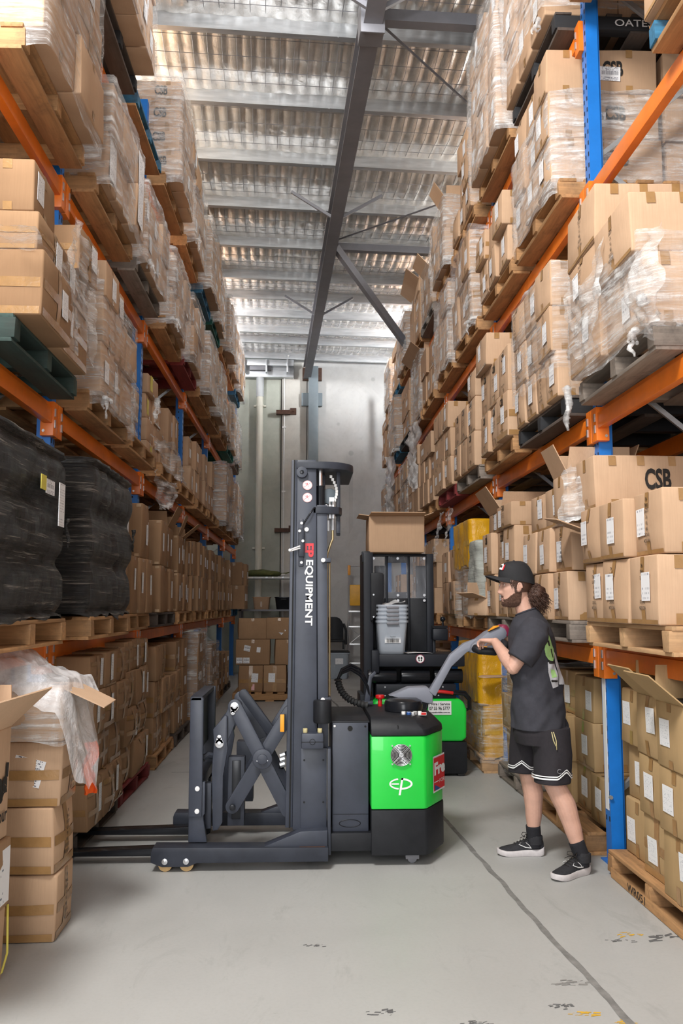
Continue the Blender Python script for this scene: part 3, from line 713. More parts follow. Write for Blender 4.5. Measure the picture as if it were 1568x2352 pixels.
# ---------------------------------------------------------------- loads, slot by slot
FX = {-1: -1.36, 1: 1.64}
def slot_y(sd, i): k = (i + 1) // 2; return YB[sd][k] + (.70 if i % 2 else 2.01)
def where(sd, lv, i): return '%s pallet, %s, %s' % (ORD[i], SHELF[lv], RACKN[sd])
WRAPS = []
def load(sd, lv, i, pal, rows, style='plain', mat='cardboard', wrap=None, lab='hand', prn=None, x=0.0, dep=.5, ylen=1.10, yo=0.0, amt=.012, csbE=None, openp=0.0, wz=(0, 1), jx=.022, plab=.7, elab=None, skip=.14, xcol=None):
    rs = random.Random(sd * 100 + lv * 20 + i * 3 + 7); y = slot_y(sd, i) + yo; z = DECK[sd][lv]; xf = FX[sd] - sd * x
    near = y < 9.6
    if pal: pallet((FX[sd] + sd * (PAL / 2 + (.07 if lv == 0 and sd > 0 else 0)), y + rs.uniform(-.02, .02), z + .001), pal, '%s pallet, %s' % (PADJ[pal], where(sd, lv, i).replace(' pallet', ' along')), near, rs.uniform(-.015, .015))
    zt = z + .137; ymin, ymax = y - ylen / 2, y + ylen / 2
    for r, row in enumerate(rows):
        h, n = row[0], row[1]; ya = ymin if len(row) < 3 else y - ylen / 2 + ylen * row[2]; yb = ymax if len(row) < 4 else y - ylen / 2 + ylen * row[3]
        d = (yb - ya) / n; top = r == len(rows) - 1
        for q in range(n):
            jit = max(-1.3 * jx, min(1.3 * jx, rs.gauss(0, jx))); hh = h * rs.uniform(.94, 1.0) if top else h
            if top and not wrap and n >= 3 and q and rs.random() < skip: continue
            st_ = style if rs.random() < .72 else rs.choice(('plain', 'csb', 'belt', 'plain'))
            rec(sd=sd, lv=lv, i=i, row=r, nrow=len(rows), col=q, dim=(dep, d - .012, hh - .004), pos=(xf + sd * (dep / 2 + .012 + jit + (xcol[q % len(xcol)] if xcol else 0)), ya + d * (q + .5), zt), style=st_, mat=mat, seed=rs.randrange(999), amt=round(amt * rs.choice((.5, 1, 1.7)), 3),
                lab=lab if rs.random() < plab else None, prn=prn if rs.random() < .75 else None, csbE=csbE if q == 0 else None, elab=elab if q == 0 and rs.random() < .6 else None,
                open=top and rs.random() < openp, rz=rs.gauss(0, .018), tilt=rs.uniform(-.008, .008))
        # the rest of the load behind the front cartons
        if dep < .9: rec(sd=sd, lv=lv, i=i, row=r, back=True, dim=(1.08 - dep, yb - ya - .03, h - .02), pos=(xf + sd * (dep + .03 + (1.08 - dep) / 2), (ya + yb) / 2, zt), style='none', mat=mat, seed=1)
        zt += h
    if wrap:
        top_ = zt
        WRAPS.append((sd, lv, i, wrap, (min(xf, xf + sd * 1.12), max(xf, xf + sd * 1.12), ymin - .004, ymax + .004, z + .05 + (top_ - z) * wz[0], z + .02 + (top_ - z) * wz[1] + .01), near))
rr_ = random.Random(5)
L, S = -1, 1
# rack across from the man -------------------------------------------------
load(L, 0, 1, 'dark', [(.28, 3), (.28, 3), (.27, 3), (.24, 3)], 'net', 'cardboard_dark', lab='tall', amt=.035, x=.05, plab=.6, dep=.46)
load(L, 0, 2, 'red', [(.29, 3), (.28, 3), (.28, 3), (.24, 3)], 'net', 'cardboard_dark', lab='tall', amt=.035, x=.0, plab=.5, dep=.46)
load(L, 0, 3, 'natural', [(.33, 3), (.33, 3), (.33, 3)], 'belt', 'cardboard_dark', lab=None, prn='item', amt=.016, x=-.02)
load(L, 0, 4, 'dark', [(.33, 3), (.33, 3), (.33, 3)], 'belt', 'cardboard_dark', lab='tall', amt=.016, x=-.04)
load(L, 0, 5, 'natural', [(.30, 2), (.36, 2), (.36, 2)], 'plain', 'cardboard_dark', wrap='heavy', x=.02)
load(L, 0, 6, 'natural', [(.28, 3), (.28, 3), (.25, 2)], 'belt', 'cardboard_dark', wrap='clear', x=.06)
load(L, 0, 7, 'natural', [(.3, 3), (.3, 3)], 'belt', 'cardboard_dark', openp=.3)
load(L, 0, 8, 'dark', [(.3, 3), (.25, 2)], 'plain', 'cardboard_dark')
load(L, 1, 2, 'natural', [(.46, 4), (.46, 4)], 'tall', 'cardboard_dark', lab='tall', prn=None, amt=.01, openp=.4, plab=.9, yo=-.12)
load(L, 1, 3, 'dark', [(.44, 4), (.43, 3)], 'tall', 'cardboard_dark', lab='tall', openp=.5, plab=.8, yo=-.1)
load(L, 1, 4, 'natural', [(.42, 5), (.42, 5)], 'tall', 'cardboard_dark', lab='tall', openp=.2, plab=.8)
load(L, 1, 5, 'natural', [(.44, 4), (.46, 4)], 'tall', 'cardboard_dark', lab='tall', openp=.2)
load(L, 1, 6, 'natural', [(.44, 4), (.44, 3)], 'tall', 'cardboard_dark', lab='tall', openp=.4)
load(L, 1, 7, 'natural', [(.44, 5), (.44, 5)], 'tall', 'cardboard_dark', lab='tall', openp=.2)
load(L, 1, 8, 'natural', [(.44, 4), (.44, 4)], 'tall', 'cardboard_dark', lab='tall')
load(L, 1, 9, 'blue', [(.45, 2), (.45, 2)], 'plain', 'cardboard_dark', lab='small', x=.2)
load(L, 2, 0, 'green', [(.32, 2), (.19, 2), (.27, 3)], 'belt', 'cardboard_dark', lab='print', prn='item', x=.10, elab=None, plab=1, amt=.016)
load(L, 2, 1, 'natural', [(.33, 3), (.30, 3), (.26, 2, 0, .7)], 'plain', 'cardboard', wrap='clear', x=.06, wz=(0, .82), lab='print', plab=.4)
load(L, 2, 2, 'natural', [(.30, 3), (.28, 2)], 'plain', 'cardboard', wrap='clear', x=-.17)
load(L, 2, 3, 'natural', [(.22, 3), (.22, 3), (.24, 2, 0, .6), (.2, 1, 0, .4)], 'plain', 'cardboard', lab='yellow', x=-.14, plab=.35, amt=.02, jx=.015)
load(L, 2, 4, 'natural', [(.42, 3), (.42, 3)], 'tall', 'cardboard', lab='tall', openp=.2, x=-.15, jx=.015)
load(L, 2, 5, 'natural', [(.42, 3), (.40, 3)], 'tall', 'cardboard', lab='tall', openp=.5, x=-.1)
load(L, 2, 6, 'natural', [(.42, 3), (.40, 3)], 'tall', 'cardboard', lab='tall', openp=.3, x=-.06)
load(L, 2, 7, 'natural', [(.45, 2), (.45, 2)], 'plain', 'cardboard', wrap='heavy', x=.1)
load(L, 2, 8, 'natural', [(.45, 3), (.4, 3)], 'plain', 'cardboard', wrap='heavy', x=.12)
load(L, 2, 9, 'natural', [(.45, 3), (.4, 3)], 'plain', 'cardboard', wrap='clear', x=.12)
load(L, 3, 0, 'natural', [(.35, 2), (.36, 2), (.36, 2)], 'plain', 'cardboard', wrap='clear', x=.10, lab='form', plab=.9)
load(L, 3, 1, 'natural', [(.33, 3), (.34, 3)], 'plain', 'cardboard', wrap='heavy', x=.08, lab='form', plab=.6)
load(L, 3, 2, 'grey', [(.31, 3), (.30, 3)], 'plain', 'cardboard', wrap='heavy', x=.08, lab='print')
load(L, 3, 3, 'natural', [(.31, 3), (.36, 3)], 'plain', 'cardboard', wrap='heavy', x=.08)
for i, p in zip(range(4, 10), ['red', 'natural', 'natural', 'natural', 'teal', 'grey']):
    load(L, 3, i, p, [(.34, 3), (rr_.uniform(.26, .42), 3)], 'plain', 'cardboard', wrap=('heavy', 'clear')[i % 3 == 1], x=rr_.uniform(.04, .12))
load(L, 4, 1, 'black', [(.3, 3), (.3, 3), (.3, 3)], 'plain', 'cardboard', wrap='clear', x=.16, lab='print', plab=.9)
pallet((FX[L] + L * PAL / 2 - .02, slot_y(L, 2), DECK[L][4]), 'blue', 'empty blue painted pallet, third along, top shelf, rack across from the man')
load(L, 4, 3, 'natural', [(.25, 3), (.25, 3), (.25, 3), (.24, 3)], 'csb', 'cardboard', wrap='heavy', x=.13, csbE=.1, lab='print', plab=.3, yo=-.1)
for i, p in zip(range(4, 10), ['natural', 'blue', 'teal', 'natural', 'natural', 'blue']):
    load(L, 4, i, p, [(.30, 3), (.30, 3), (rr_.uniform(.2, .35), 3)], 'plain', 'cardboard', wrap='heavy', x=rr_.uniform(.08, .15), openp=.1)
# rack beside the man ------------------------------------------------------
load(S, 0, 0, 'natural', [(.30, 3), (.30, 3), (.32, 3)], 'kraft', 'cardboard_kraft', lab='square', plab=1, x=-.05, amt=.008, openp=.7, jx=.015, dep=.42, yo=-.05, skip=0, xcol=(.0, .05, .12))
load(S, 0, 1, 'natural', [(.29, 3), (.31, 2, .25, 1), (.31, 2, .25, 1)], 'kraft', 'cardboard_kraft', lab='square', plab=1, x=-.20, amt=.008, openp=.5, dep=.42, jx=.03, skip=0)
load(S, 0, 2, 'grey', [(.3, 3), (.3, 2), (.3, 2)], 'kraft', 'cardboard_kraft', lab='small', x=-.12, wrap='clear')
load(S, 0, 5, 'grey', [(.4, 2), (.4, 2)], 'plain', 'cardboard', lab='small', x=-.1)
load(S, 0, 7, 'grey', [(.4, 2), (.4, 2)], 'plain', 'cardboard', lab='small', x=-.1)
load(S, 1, 0, 'pale', [(.335, 3), (.32, 3)], 'csb', 'cardboard', lab='hand', prn='item', plab=.95, csbE=None, x=.02, amt=.018, elab='barcode', dep=.56, skip=0)
load(S, 1, 1, 'grey', [(.315, 3), (.30, 3), (.27, 2, .1, .85)], 'csb', 'cardboard', lab='hand', prn='item', plab=.95, x=.0, amt=.018, dep=.5, skip=0)
load(S, 1, 2, 'grey', [(.36, 3), (.36, 3), (.2, 2)], 'csb', 'cardboard', lab='hand', prn='csb', plab=1, x=.02, amt=.008, dep=.5, openp=.4)
load(S, 1, 4, 'pale', [(.36, 3), (.36, 3)], 'csb', 'cardboard', lab='small', x=.0, csbE=True)
load(S, 1, 5, 'natural', [(.32, 3), (.32, 3), (.3, 2)], 'csb', 'cardboard', lab='small', csbE=True)
load(S, 1, 6, 'natural', [(.32, 3), (.32, 3), (.3, 2)], 'csb', 'cardboard', wrap='clear')
load(S, 1, 8, 'natural', [(.32, 3), (.32, 3)], 'csb', 'cardboard', openp=.3)
load(S, 2, 0, 'grey', [(.36, 2), (.30, 2), (.34, 1, .5, 1)], 'csb', 'cardboard', lab='hand', plab=.9, wrap='clear', x=.06, wz=(.02, .5), csbE=.12, amt=.015, dep=.6, prn='item')
load(S, 2, 1, 'black', [(.30, 4), (.30, 3), (.32, 3)], 'csb', 'cardboard', lab='hand', wrap='clear', x=.05, amt=.018, wz=(.25, .95), prn='item')
load(S, 2, 2, 'natural', [(.37, 3), (.38, 3), (.3, 1, .55, 1)], 'csb', 'cardboard', lab='hand', plab=.95, prn='csb', x=.06, amt=.008, openp=.5)
load(S, 2, 3, 'grey', [(.34, 3), (.34, 3), (.3, 1, 0, .35)], 'csb', 'cardboard', lab='hand', prn='csb', x=.04, openp=.4)
load(S, 2, 4, 'red', [(.32, 3), (.32, 3), (.32, 3)], 'csb', 'cardboard', lab='hand', x=.05)
load(S, 2, 5, 'natural', [(.32, 3), (.30, 3), (.28, 2)], 'csb', 'cardboard', lab='print', x=.03, openp=.5)
for i, p in zip((6, 7, 8, 9), ['natural', 'black', 'natural', 'red']):
    load(S, 2, i, p, [(.34, 2), (.34, 2), (.3, 2)], 'csb', 'cardboard', wrap=(None, 'heavy')[i % 2], x=rr_.uniform(.0, .1), openp=.5)
load(S, 3, 0, 'blue', [(.34, 2), (.34, 2)], 'csb', 'cardboard', lab='hand', x=.04, yo=-1.2)
load(S, 3, 1, 'natural', [(.31, 3), (.32, 3), (.32, 3)], 'csb', 'cardboard', lab='print', wrap='heavy', x=.02, csbE=.11, wz=(0, .68), dep=.75, elab='barcode', ylen=1.06)
load(S, 3, 2, 'natural', [(.30, 3), (.30, 3)], 'csb', 'cardboard', lab='print', plab=1, x=.03, jx=.04, openp=.3)
load(S, 3, 3, 'natural', [(.48, 3), (.44, 3)], 'csb', 'cardboard', lab='print', wrap='clear', x=.04, amt=.006)
load(S, 3, 4, 'natural', [(.3, 3), (.3, 3), (.28, 2)], 'csb', 'cardboard', lab='print', wrap='heavy', x=.04)
load(S, 3, 5, 'natural', [(.36, 3), (.36, 2)], 'csb', 'cardboard', lab='print', x=.0, openp=.3)
for i, p in zip((6, 7, 8, 9), ['natural', 'black', 'blue', 'natural']):
    load(S, 3, i, p, [(.34, 2), (.34, 2), (.2, 1)], 'csb', 'cardboard', wrap=('heavy', None)[i % 2], x=rr_.uniform(-.03, .08), openp=.5)
load(S, 4, 0, 'natural', [(.4, 3), (.4, 3)], 'csb', 'cardboard', wrap='heavy')
load(S, 4, 1, 'black', [(.42, 3), (.42, 3), (.3, 3)], 'plain', 'cardboard', lab='print', wrap='heavy', x=.08, amt=.01, ylen=1.16, wz=(.11, 1))
load(S, 4, 2, 'natural', [(.48, 3), (.48, 3), (.3, 3)], 'plain', 'cardboard', wrap='heavy', x=.10, ylen=1.16)
load(S, 4, 3, 'natural', [(.30, 3), (.28, 2, 0, .7), (.3, 1, .1, .55)], 'csb', 'cardboard', lab='print', x=.02)
load(S, 4, 4, 'natural', [(.36, 3), (.36, 3)], 'csb', 'cardboard', wrap='heavy', x=.08, openp=.3)
load(S, 4, 5, 'grey', [(.38, 2), (.34, 2)], 'csb', 'cardboard', wrap='clear', x=.0, openp=.6)
for i, p in zip((6, 7, 8, 9), ['natural', 'natural', 'blue', 'natural']):
    load(S, 4, i, p, [(.34, 2), (.3, 2), (.2, 1)], 'csb', 'cardboard', wrap=(None, 'heavy')[i % 2], x=rr_.uniform(-.05, .06), openp=.5)

# which cartons become objects of their own: the ones that show largest
def score(c):
    if c.get('back'): return 0
    w, d, h = c['dim']; x, y, z = c['pos']; fx = x - c['sd'] * w / 2; ps = []
    for px, py in ((fx, y - d / 2), (fx, y + d / 2), (x + c['sd'] * w * .0, y - d / 2)):
        for pz in (z, z + h):
            q = proj((px, py, pz))
            if q is None: return 0
            ps.append((min(1568, max(0, q[0])), min(2352, max(0, q[1]))))
    return (max(p[0] for p in ps) - min(p[0] for p in ps)) * (max(p[1] for p in ps) - min(p[1] for p in ps))
for c in CART: c['score'] = score(c)
CART.sort(key=lambda c: -c['score'])
NI = 285
ADJ = {'csb': 'taped', 'belt': 'tape-banded', 'net': 'bulging', 'kraft': 'kraft', 'plain': 'plain', 'tall': 'tall'}
STOCK = MB()
def rowname(c): return 'only row' if c['nrow'] == 1 else 'top row' if c['row'] == c['nrow'] - 1 else 'bottom row' if c['row'] == 0 else 'middle row' if c['nrow'] == 3 else ORD[c['row']] + ' row up'
for n_, c in enumerate(CART):
    if n_ < NI and c['score'] > 0:
        lab = '%s carton, %s, %s along, %s' % (ADJ[c['style']], rowname(c), ORD[c['col']], where(c['sd'], c['lv'], c['i']))
        build_carton(c, lab, 'cartons on the racks', c['score'] > 260)
    else:
        w, d, h = c['dim']; sd = c['sd']; M = Matrix.Translation(c['pos'])
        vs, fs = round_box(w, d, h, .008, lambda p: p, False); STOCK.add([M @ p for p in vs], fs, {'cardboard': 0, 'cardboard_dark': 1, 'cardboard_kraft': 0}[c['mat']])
        if not c.get('back'):
            x = -sd * (w / 2 + .003)
            if c.get('lab'): a = h * .15; STOCK.add([M @ V((x, dy * d * .22, h * .5 + dz * a)) for dy, dz in ((-1, -1), (1, -1), (1, 1), (-1, 1))], [(0, 1, 2, 3)], 2)
            for z0, z1 in ((0.01, .16), (.86, .99)): STOCK.add([M @ V((x, dy, h * z)) for dy, z in ((-.025, z0), (.025, z0), (.025, z1), (-.025, z1))], [(0, 1, 2, 3)], 3)
            for u in (-.25, .2): STOCK.add([M @ V((u * w + dx, -d / 2 - .003, h * z)) for dx, z in ((-.025, .84), (.025, .84), (.025, .99), (-.025, .99))], [(0, 1, 2, 3)], 3)
o = STOCK.build('carton_stock', ['cardboard', 'cardboard_dark', 'paper_print', 'tape'], None, fix=False)
tag(o, 'remaining brown cartons deeper in the racks and towards the back wall', 'cartons', None, 'stuff')
for sd, lv, i, kind, b, near in WRAPS:
    sdv = sd * 31 + lv * 7 + i
    m = wrap_shell(*b, sdv, .014 if kind == 'clear' else .020, nper=88 if near else 44, nz_=16 if near else 8)
    o = m.build('stretch_wrap', 'film_clear' if kind == 'clear' else 'film_heavy', None, 0, 3.0, fix=False)
    tag(o, '%s stretch wrap around the load, %s' % (('clear', 'crinkled')[kind == 'heavy'], where(sd, lv, i)), 'plastic wrap', 'stretch wrap on the loads')
    if random.Random(sdv).random() < .4:
        m = MB(); xf = b[1] if sd < 0 else b[0]; p = V((xf - sd * .02, b[2] + .02, DECK[sd][lv] + .10)); ORG[o.name] = V((0, 0, 0))
        knot(m, p, .018, sdv)
        for q in range(3): tail(m, p, random.Random(sdv + q).uniform(.03, .14), sdv + q, .013, V((-sd * .03 * (q - .5), -.03 * (q - 1), 0)))
        m.build('film_tail', 'film_heavy', o, 0, 2.0)
# ---------------------------------------------------------------- pedestrian reach stacker
FK = thing('reach_truck', 'dark grey and green walk-behind reach truck whose tiller the man holds', 'forklift', (.3, 5.6, 0))
def part(m, name, mats, bev=0, parent=None, smooth=None, **k): return m.build(name, mats, parent or FK, bev, smooth, **k)
G = 'truck_grey'
# support legs with load rollers
for y0, y1, near in ((5.14, 5.27, 1), (5.98, 6.10, 0)):
    m = MB(); m.prism([(-.855, .137), (-.865, .11), (-.865, .055), (-.80, .030), (-.655, .030), (-.605, .050), (.14, .050), (.14, .128)], y0, y1); leg = part(m, 'support_leg', 'black_steel', .006)
    for x in (-.785, -.665):
        m = MB(); m.cyl((x, y0 + .02, .040), (x, y1 - .02, .040), .040, 22); part(m, 'load_roller', 'amber_wheel', .004, leg)
        if near: m = MB(); m.cyl((x, y0, .062), (x, y0 - .006, .062), .017, 16); m.cyl((x, y0 - .006, .062), (x, y0 - .009, .062), .009, 6); part(m, 'roller_bolt', 'chrome', .001, leg)
m = MB(); m.prism([(-.235, .128), (-.02, .212), (.135, .218), (.135, .128)], 5.165, 5.26); part(m, 'leg_gusset', G, .004)
m = MB(); m.box(-.2, .12, 5.15, 5.25, .127, .1295); part(m, 'worn_patch', 'steel_rust')
m = MB(); m.prism([(-.30, .128), (-.18, .17), (-.05, .17), (-.05, .128)], 5.99, 6.08); part(m, 'leg_gusset', G, .004)
m = MB(); m.box(.02, .14, 5.25, 6.0, .06, .2); part(m, 'cross_beam', 'black_steel', .006)
# mast: outer channels, inner rails
for y0, y1 in ((5.25, 5.34), (5.90, 5.99)):
    m = MB(); m.prism([(-.068, .20), (.078, .20), (.066, 2.385), (-.050, 2.385)], y0, y1); part(m, 'mast_rail', G, .006)
    m = MB(); m.prism([(-.110, .21), (-.068, .21), (-.050, 2.385), (-.085, 2.385)], y0 + .012, y1 - .012); part(m, 'mast_inner_rail', G, .005)
    m = MB(); m.prism([(-.088, .21), (-.080, .21), (-.064, 2.385), (-.070, 2.385)], y0 + .004, y0 + .016); part(m, 'rail_groove', 'dark_void')
    m = MB(); m.prism([(.080, .66), (.142, .66), (.132, 2.11), (.068, 2.11)], y0 + .014, y1 - .01); part(m, 'mast_rear_rail', G, .005)
for z in (.3, 1.1, 1.9, 2.33): m = MB(); m.box(-.06, .06, 5.33, 5.92, z - .04, z + .04); part(m, 'mast_crossmember', G, .005)
m = MB(); m.box(-.02, .132, 5.235, 5.26, .21, .668); part(m, 'mast_base_plate', G, .004)
m = MB(); m.box(.136, .155, 5.20, 5.30, .07, .67); part(m, 'rear_plate', G, .003)
m = MB()
for x, z in ((0, .6), (.112, .6), (0, .36), (.112, .36)): m.cyl((x, 5.236, z), (x, 5.232, z), .006, 8)
part(m, 'plate_bolts', 'black_gloss')['kind'] = 'stuff'
# mast head: guard plate, lift cylinder, chain, brackets, pipe
m = MB(); arc = [(-.055, 5.23)] + [(.10 + .20 * math.sin(a), 5.42 - .19 * math.cos(a)) for a in [k * math.pi / 20 for k in range(0, 11)]] + [(.30, 5.95), (-.055, 5.98)]
m.prism(arc, 2.328, 2.372, 'z'); part(m, 'mast_head_guard', 'black_steel', .006)
m = MB(); m.box(.02, .06, 5.3, 5.34, 2.37, 2.395); m.box(-.085, .055, 5.30, 5.36, 2.375, 2.387); part(m, 'mast_cap', 'black_steel', .004)
m = MB(); m.cyl((.090, 5.33, 2.20), (.090, 5.33, 2.335), .016, 18); part(m, 'cylinder_rod', 'chrome', 0, None, .6)
m = MB(); m.cyl((.090, 5.33, .5), (.090, 5.33, 2.235), .030, 18); part(m, 'lift_cylinder', 'black_gloss', .004)
m = MB(); m.cyl((.150, 5.40, 2.18), (.150, 5.44, 2.18), .050, 24); part(m, 'chain_pulley', 'steel_column', .006)
m = MB(); m.box(.085, .125, 5.42, 5.5, 2.12, 2.32); part(m, 'pulley_bracket', G, .01)
m = MB()
for k in range(13):
    z = 2.30 - .0185 * k; x = .158 + .036 * math.sin(k * .30); m.box(x - .008, x + .008, 5.355, 5.372, z - .011, z + .007)
part(m, 'lift_chain', 'white_plastic', .002)['kind'] = 'stuff'
m = MB(); m.box(.192, .217, 5.37, 5.395, 1.93, 2.335); part(m, 'guard_post', 'black_steel', .006)
m = MB(); m.prism([(.045, 5.25), (.15, 5.25), (.205, 5.28), (.225, 5.34), (.225, 5.42), (.045, 5.42)], 2.055, 2.10, 'z'); part(m, 'cylinder_bracket', 'black_steel', .005)
m = MB()
for x in (.150, .172): m.cyl((x, 5.34, 1.985), (x, 5.34, 2.145), .0055, 8)
m.box(.147, .177, 5.333, 5.347, 2.14, 2.165)
for x in (.130, .152, .172): m.cyl((x, 5.30, 2.03), (x, 5.30, 2.055), .010, 6); m.cyl((x, 5.30, 2.10), (x, 5.30, 2.115), .010, 6)
m.cyl((.138, 5.33, 1.955), (.138, 5.33, 2.02), .013, 10); m.cyl((.168, 5.33, 1.96), (.168, 5.33, 2.03), .012, 10); m.box(.19, .20, 5.33, 5.35, 1.96, 1.985)
part(m, 'chain_anchor_bolts', 'zinc')['kind'] = 'stuff'
m = MB(); m.box(.19, .215, 5.32, 5.36, 1.94, 2.02); part(m, 'hose_union', 'black_steel', .006)
m = MB(); m.tube([(.168, 5.33, 1.97), (.168, 5.33, 1.905), (.160, 5.33, 1.89), (.135, 5.33, 1.815), (.132, 5.33, 1.79), (.137, 5.33, .87), (.15, 5.33, .86)], .0075, 10); part(m, 'hydraulic_pipe', 'brass_pipe', 0, None, .8)
m = MB(); m.tube([(.150, 5.36, 1.78), (.152, 5.36, .87)], .006, 8); part(m, 'hydraulic_pipe', 'brass_pipe', 0, None, .8)
m = MB(); m.box(.10, .155, 5.235, 5.36, 1.760, 1.785); part(m, 'pipe_clamp', G, .003)
m = MB(); m.box(.10, .155, 5.235, 5.36, .935, .96); part(m, 'pipe_clamp', G, .003)
m = MB()
for z in (1.772, .947): m.cyl((.108, 5.236, z), (.108, 5.228, z), .013, 16)
m.cyl((.008, 5.250, 1.958), (.008, 5.240, 1.958), .013, 16)
part(m, 'round_stickers', 'white_paint')['kind'] = 'stuff'
m = MB(); m.grid(lambda u, v: V((.295, 5.36 + .5 * u, 1.98 + .36 * v)), 4, 4); part(m, 'guard_screen', 'poly_sheet', fix=False)
m = MB(); m.prism([(-.040, 1.735), (-.012, 1.735), (-.009, 1.745), (-.009, 2.0), (-.01, 2.02), (-.03, 2.02), (-.04, 2.0)], 5.235, 5.252); part(m, 'sensor_bracket', G, .004)
m = MB(); m.box(-.042, -.006, 5.205, 5.240, 1.79, 1.965); part(m, 'sensor_box', 'black_steel', .008)
m = MB()
for x, z, y in ((-.022, 1.995, 5.235), (-.022, 1.758, 5.235), (-.034, 1.945, 5.204), (-.014, 1.885, 5.204)): m.cyl((x, y, z), (x, y - .005, z), .0085, 10)
part(m, 'sensor_bolts', 'white_paint')['kind'] = 'stuff'
m = MB(); m.tube([(-.030, 5.21, 1.855), (-.085, 5.16, 1.83)], .005, 8); m.tube([(-.030, 5.21, 1.842), (-.085, 5.16, 1.822)], .005, 8); m.ball((-.09, 5.155, 1.826), .010, 6); part(m, 'sensor_prongs', 'white_paint', 0, None, .8)
m = MB(); m.tube([(-.012, 5.235, 1.99), (.02, 5.225, 2.04), (.05, 5.235, 2.085), (.06, 5.25, 2.09)], .005, 8); part(m, 'sensor_cable', 'black_gloss', 0, None, .8)
m = MB(); m.cyl((-.022, 5.245, 2.305), (-.022, 5.225, 2.305), .034, 24); part(m, 'mast_roller', G, .003)
m = MB(); m.cyl((-.022, 5.226, 2.305), (-.022, 5.220, 2.305), .014, 6); part(m, 'roller_hub', 'black_gloss', .002)
for z in (2.228, 2.152):
    m = MB(); m.cyl((.012, 5.2495, z), (.012, 5.2465, z), .029, 28); st = part(m, 'warning_sticker', 'pink_print', 0)
    m = MB(); m.cyl((.012, 5.2466, z), (.012, 5.2455, z), .0245, 28); part(m, 'sticker_face', 'white_paint', 0, st)
    m = MB(); m.tube([(-.004, 5.2448, z + .014), (.004, 5.2448, z + .004), (.014, 5.2448, z + .004), (.018, 5.2448, z - .013)], .0014, 4); m.tube([(-.009, 5.2448, z - .012), (.030, 5.2448, z + .014)], .0011, 4); m.ball((.010, 5.2448, z + .010), (.004, .0008, .004), 5); part(m, 'sticker_symbol', 'red_paint', 0, st, fix=False)
m = MB(); text(m, 'EP', (.025, 5.2465, 1.832), (0, 0, -1), (1, 0, 0), .084, .052, 0, .045); part(m, 'lettering', 'red_paint', fix=False)
m = MB(); text(m, 'EQUIPMENT', (.021, 5.2455, 1.578), (-.012, 0, -1), (1, 0, -.012), .392, .052, 0, .025); part(m, 'lettering', 'white_paint', fix=False)
# pump block, cable drum, amber reflector
m = MB(); m.box(-.018, .112, 5.15, 5.25, .675, .765); pb = part(m, 'valve_cover', G, .012)
m = MB(); m.box(-.017, .111, 5.148, 5.15, .715, .718); m.tube([(.047 + .016 * math.cos(k * .3927), 5.148, .717 + .016 * math.sin(k * .3927)) for k in range(17)], .0015, 4); part(m, 'cover_seam', 'dark_void', 0, pb, fix=False)
m = MB()
for x in (.005, .09): m.cyl((x, 5.19, .765), (x, 5.19, .788), .014, 12)
part(m, 'cover_knob', 'cord_cream', .002, pb)
m = MB(); m.cyl((.105, 5.22, .815), (.105, 5.22, .948), .054, 28); part(m, 'cable_drum', 'black_plastic', .012)
m = MB(); m.box(-.122, -.112, 5.22, 5.25, .765, .865); part(m, 'reflector_mount', 'black_plastic', .003)
m = MB(); m.box(-.142, -.118, 5.215, 5.225, .765, .865); part(m, 'amber_reflector', 'orange_plastic', .002)
# scissor reach mechanism (near and far pair)
def bar(a, b, wd, y0, y1, name='scissor_arm', mat=G):
    a = V((a[0], 0, a[1])); b = V((b[0], 0, b[1])); d = (b - a).normalized(); n_ = V((-d.z, 0, d.x)); r = wd / 2; ps = []
    for k in range(9): t = math.pi / 2 + math.pi * k / 8; ps.append(a + d * r * math.cos(t) + n_ * r * math.sin(t))
    for k in range(9): t = -math.pi / 2 + math.pi * k / 8; ps.append(b + d * r * math.cos(t) + n_ * r * math.sin(t))
    m = MB(); m.prism([(p.x, p.z) for p in ps], y0, y1); return part(m, name, mat, .004)
for yo in (0, .48):
    bar((-.415, .905), (-.095, .30), .082, 5.295 + yo, 5.325 + yo); bar((-.425, .315), (-.09, .862), .082, 5.335 + yo, 5.365 + yo)
    m = MB(); m.cyl((-.247, 5.29 + yo, .600), (-.247, 5.275 + yo, .600), .058, 32); m.cyl((-.247, 5.276 + yo, .600), (-.247, 5.262 + yo, .600), .030, 28); part(m, 'pivot_hub', G, .004)
    m = MB()
    for x, z in ((-.277, .590), (-.217, .592)): m.cyl((x, 5.275 + yo, z), (x, 5.271 + yo, z), .004, 8)
    part(m, 'hub_screws', 'zinc')['kind'] = 'stuff'
    m = MB(); m.cyl((-.422, 5.296 + yo, .318), (-.422, 5.33 + yo, .318), .017, 16); part(m, 'lower_pivot', 'black_gloss', .002)
    bar((-.41, .905), (-.495, .70), .075, 5.33 + yo, 5.355 + yo, 'link_arm')
    m = MB(); m.prism([(-.542, .77), (-.472, .852), (-.458, .845), (-.458, .70), (-.452, .66), (-.478, .50), (-.478, .235), (-.505, .192), (-.535, .188), (-.545, .53), (-.535, .70)], 5.30 + yo, 5.325 + yo); part(m, 'carriage_arm', G, .005)
for (x, z, x2, z2) in ((-.415, .903, -.425, .868), (-.502, .690, -.503, .725)):
    m = MB(); m.cyl((x, 5.294, z), (x, 5.288, z), .026, 24); m.cyl((x2, 5.294, z2), (x2, 5.288, z2), .014, 16); m.prism([(x - .025, z), (x + .025, z), (x2 + .013, z2), (x2 - .013, z2)], 5.288, 5.294); kp = part(m, 'pin_keeper', 'chrome', .001)
    m = MB(); m.cyl((x, 5.288, z), (x, 5.283, z), .013, 16); m.cyl((x2, 5.288, z2), (x2, 5.284, z2), .006, 8); part(m, 'keeper_bolt', 'zinc', .001, kp)
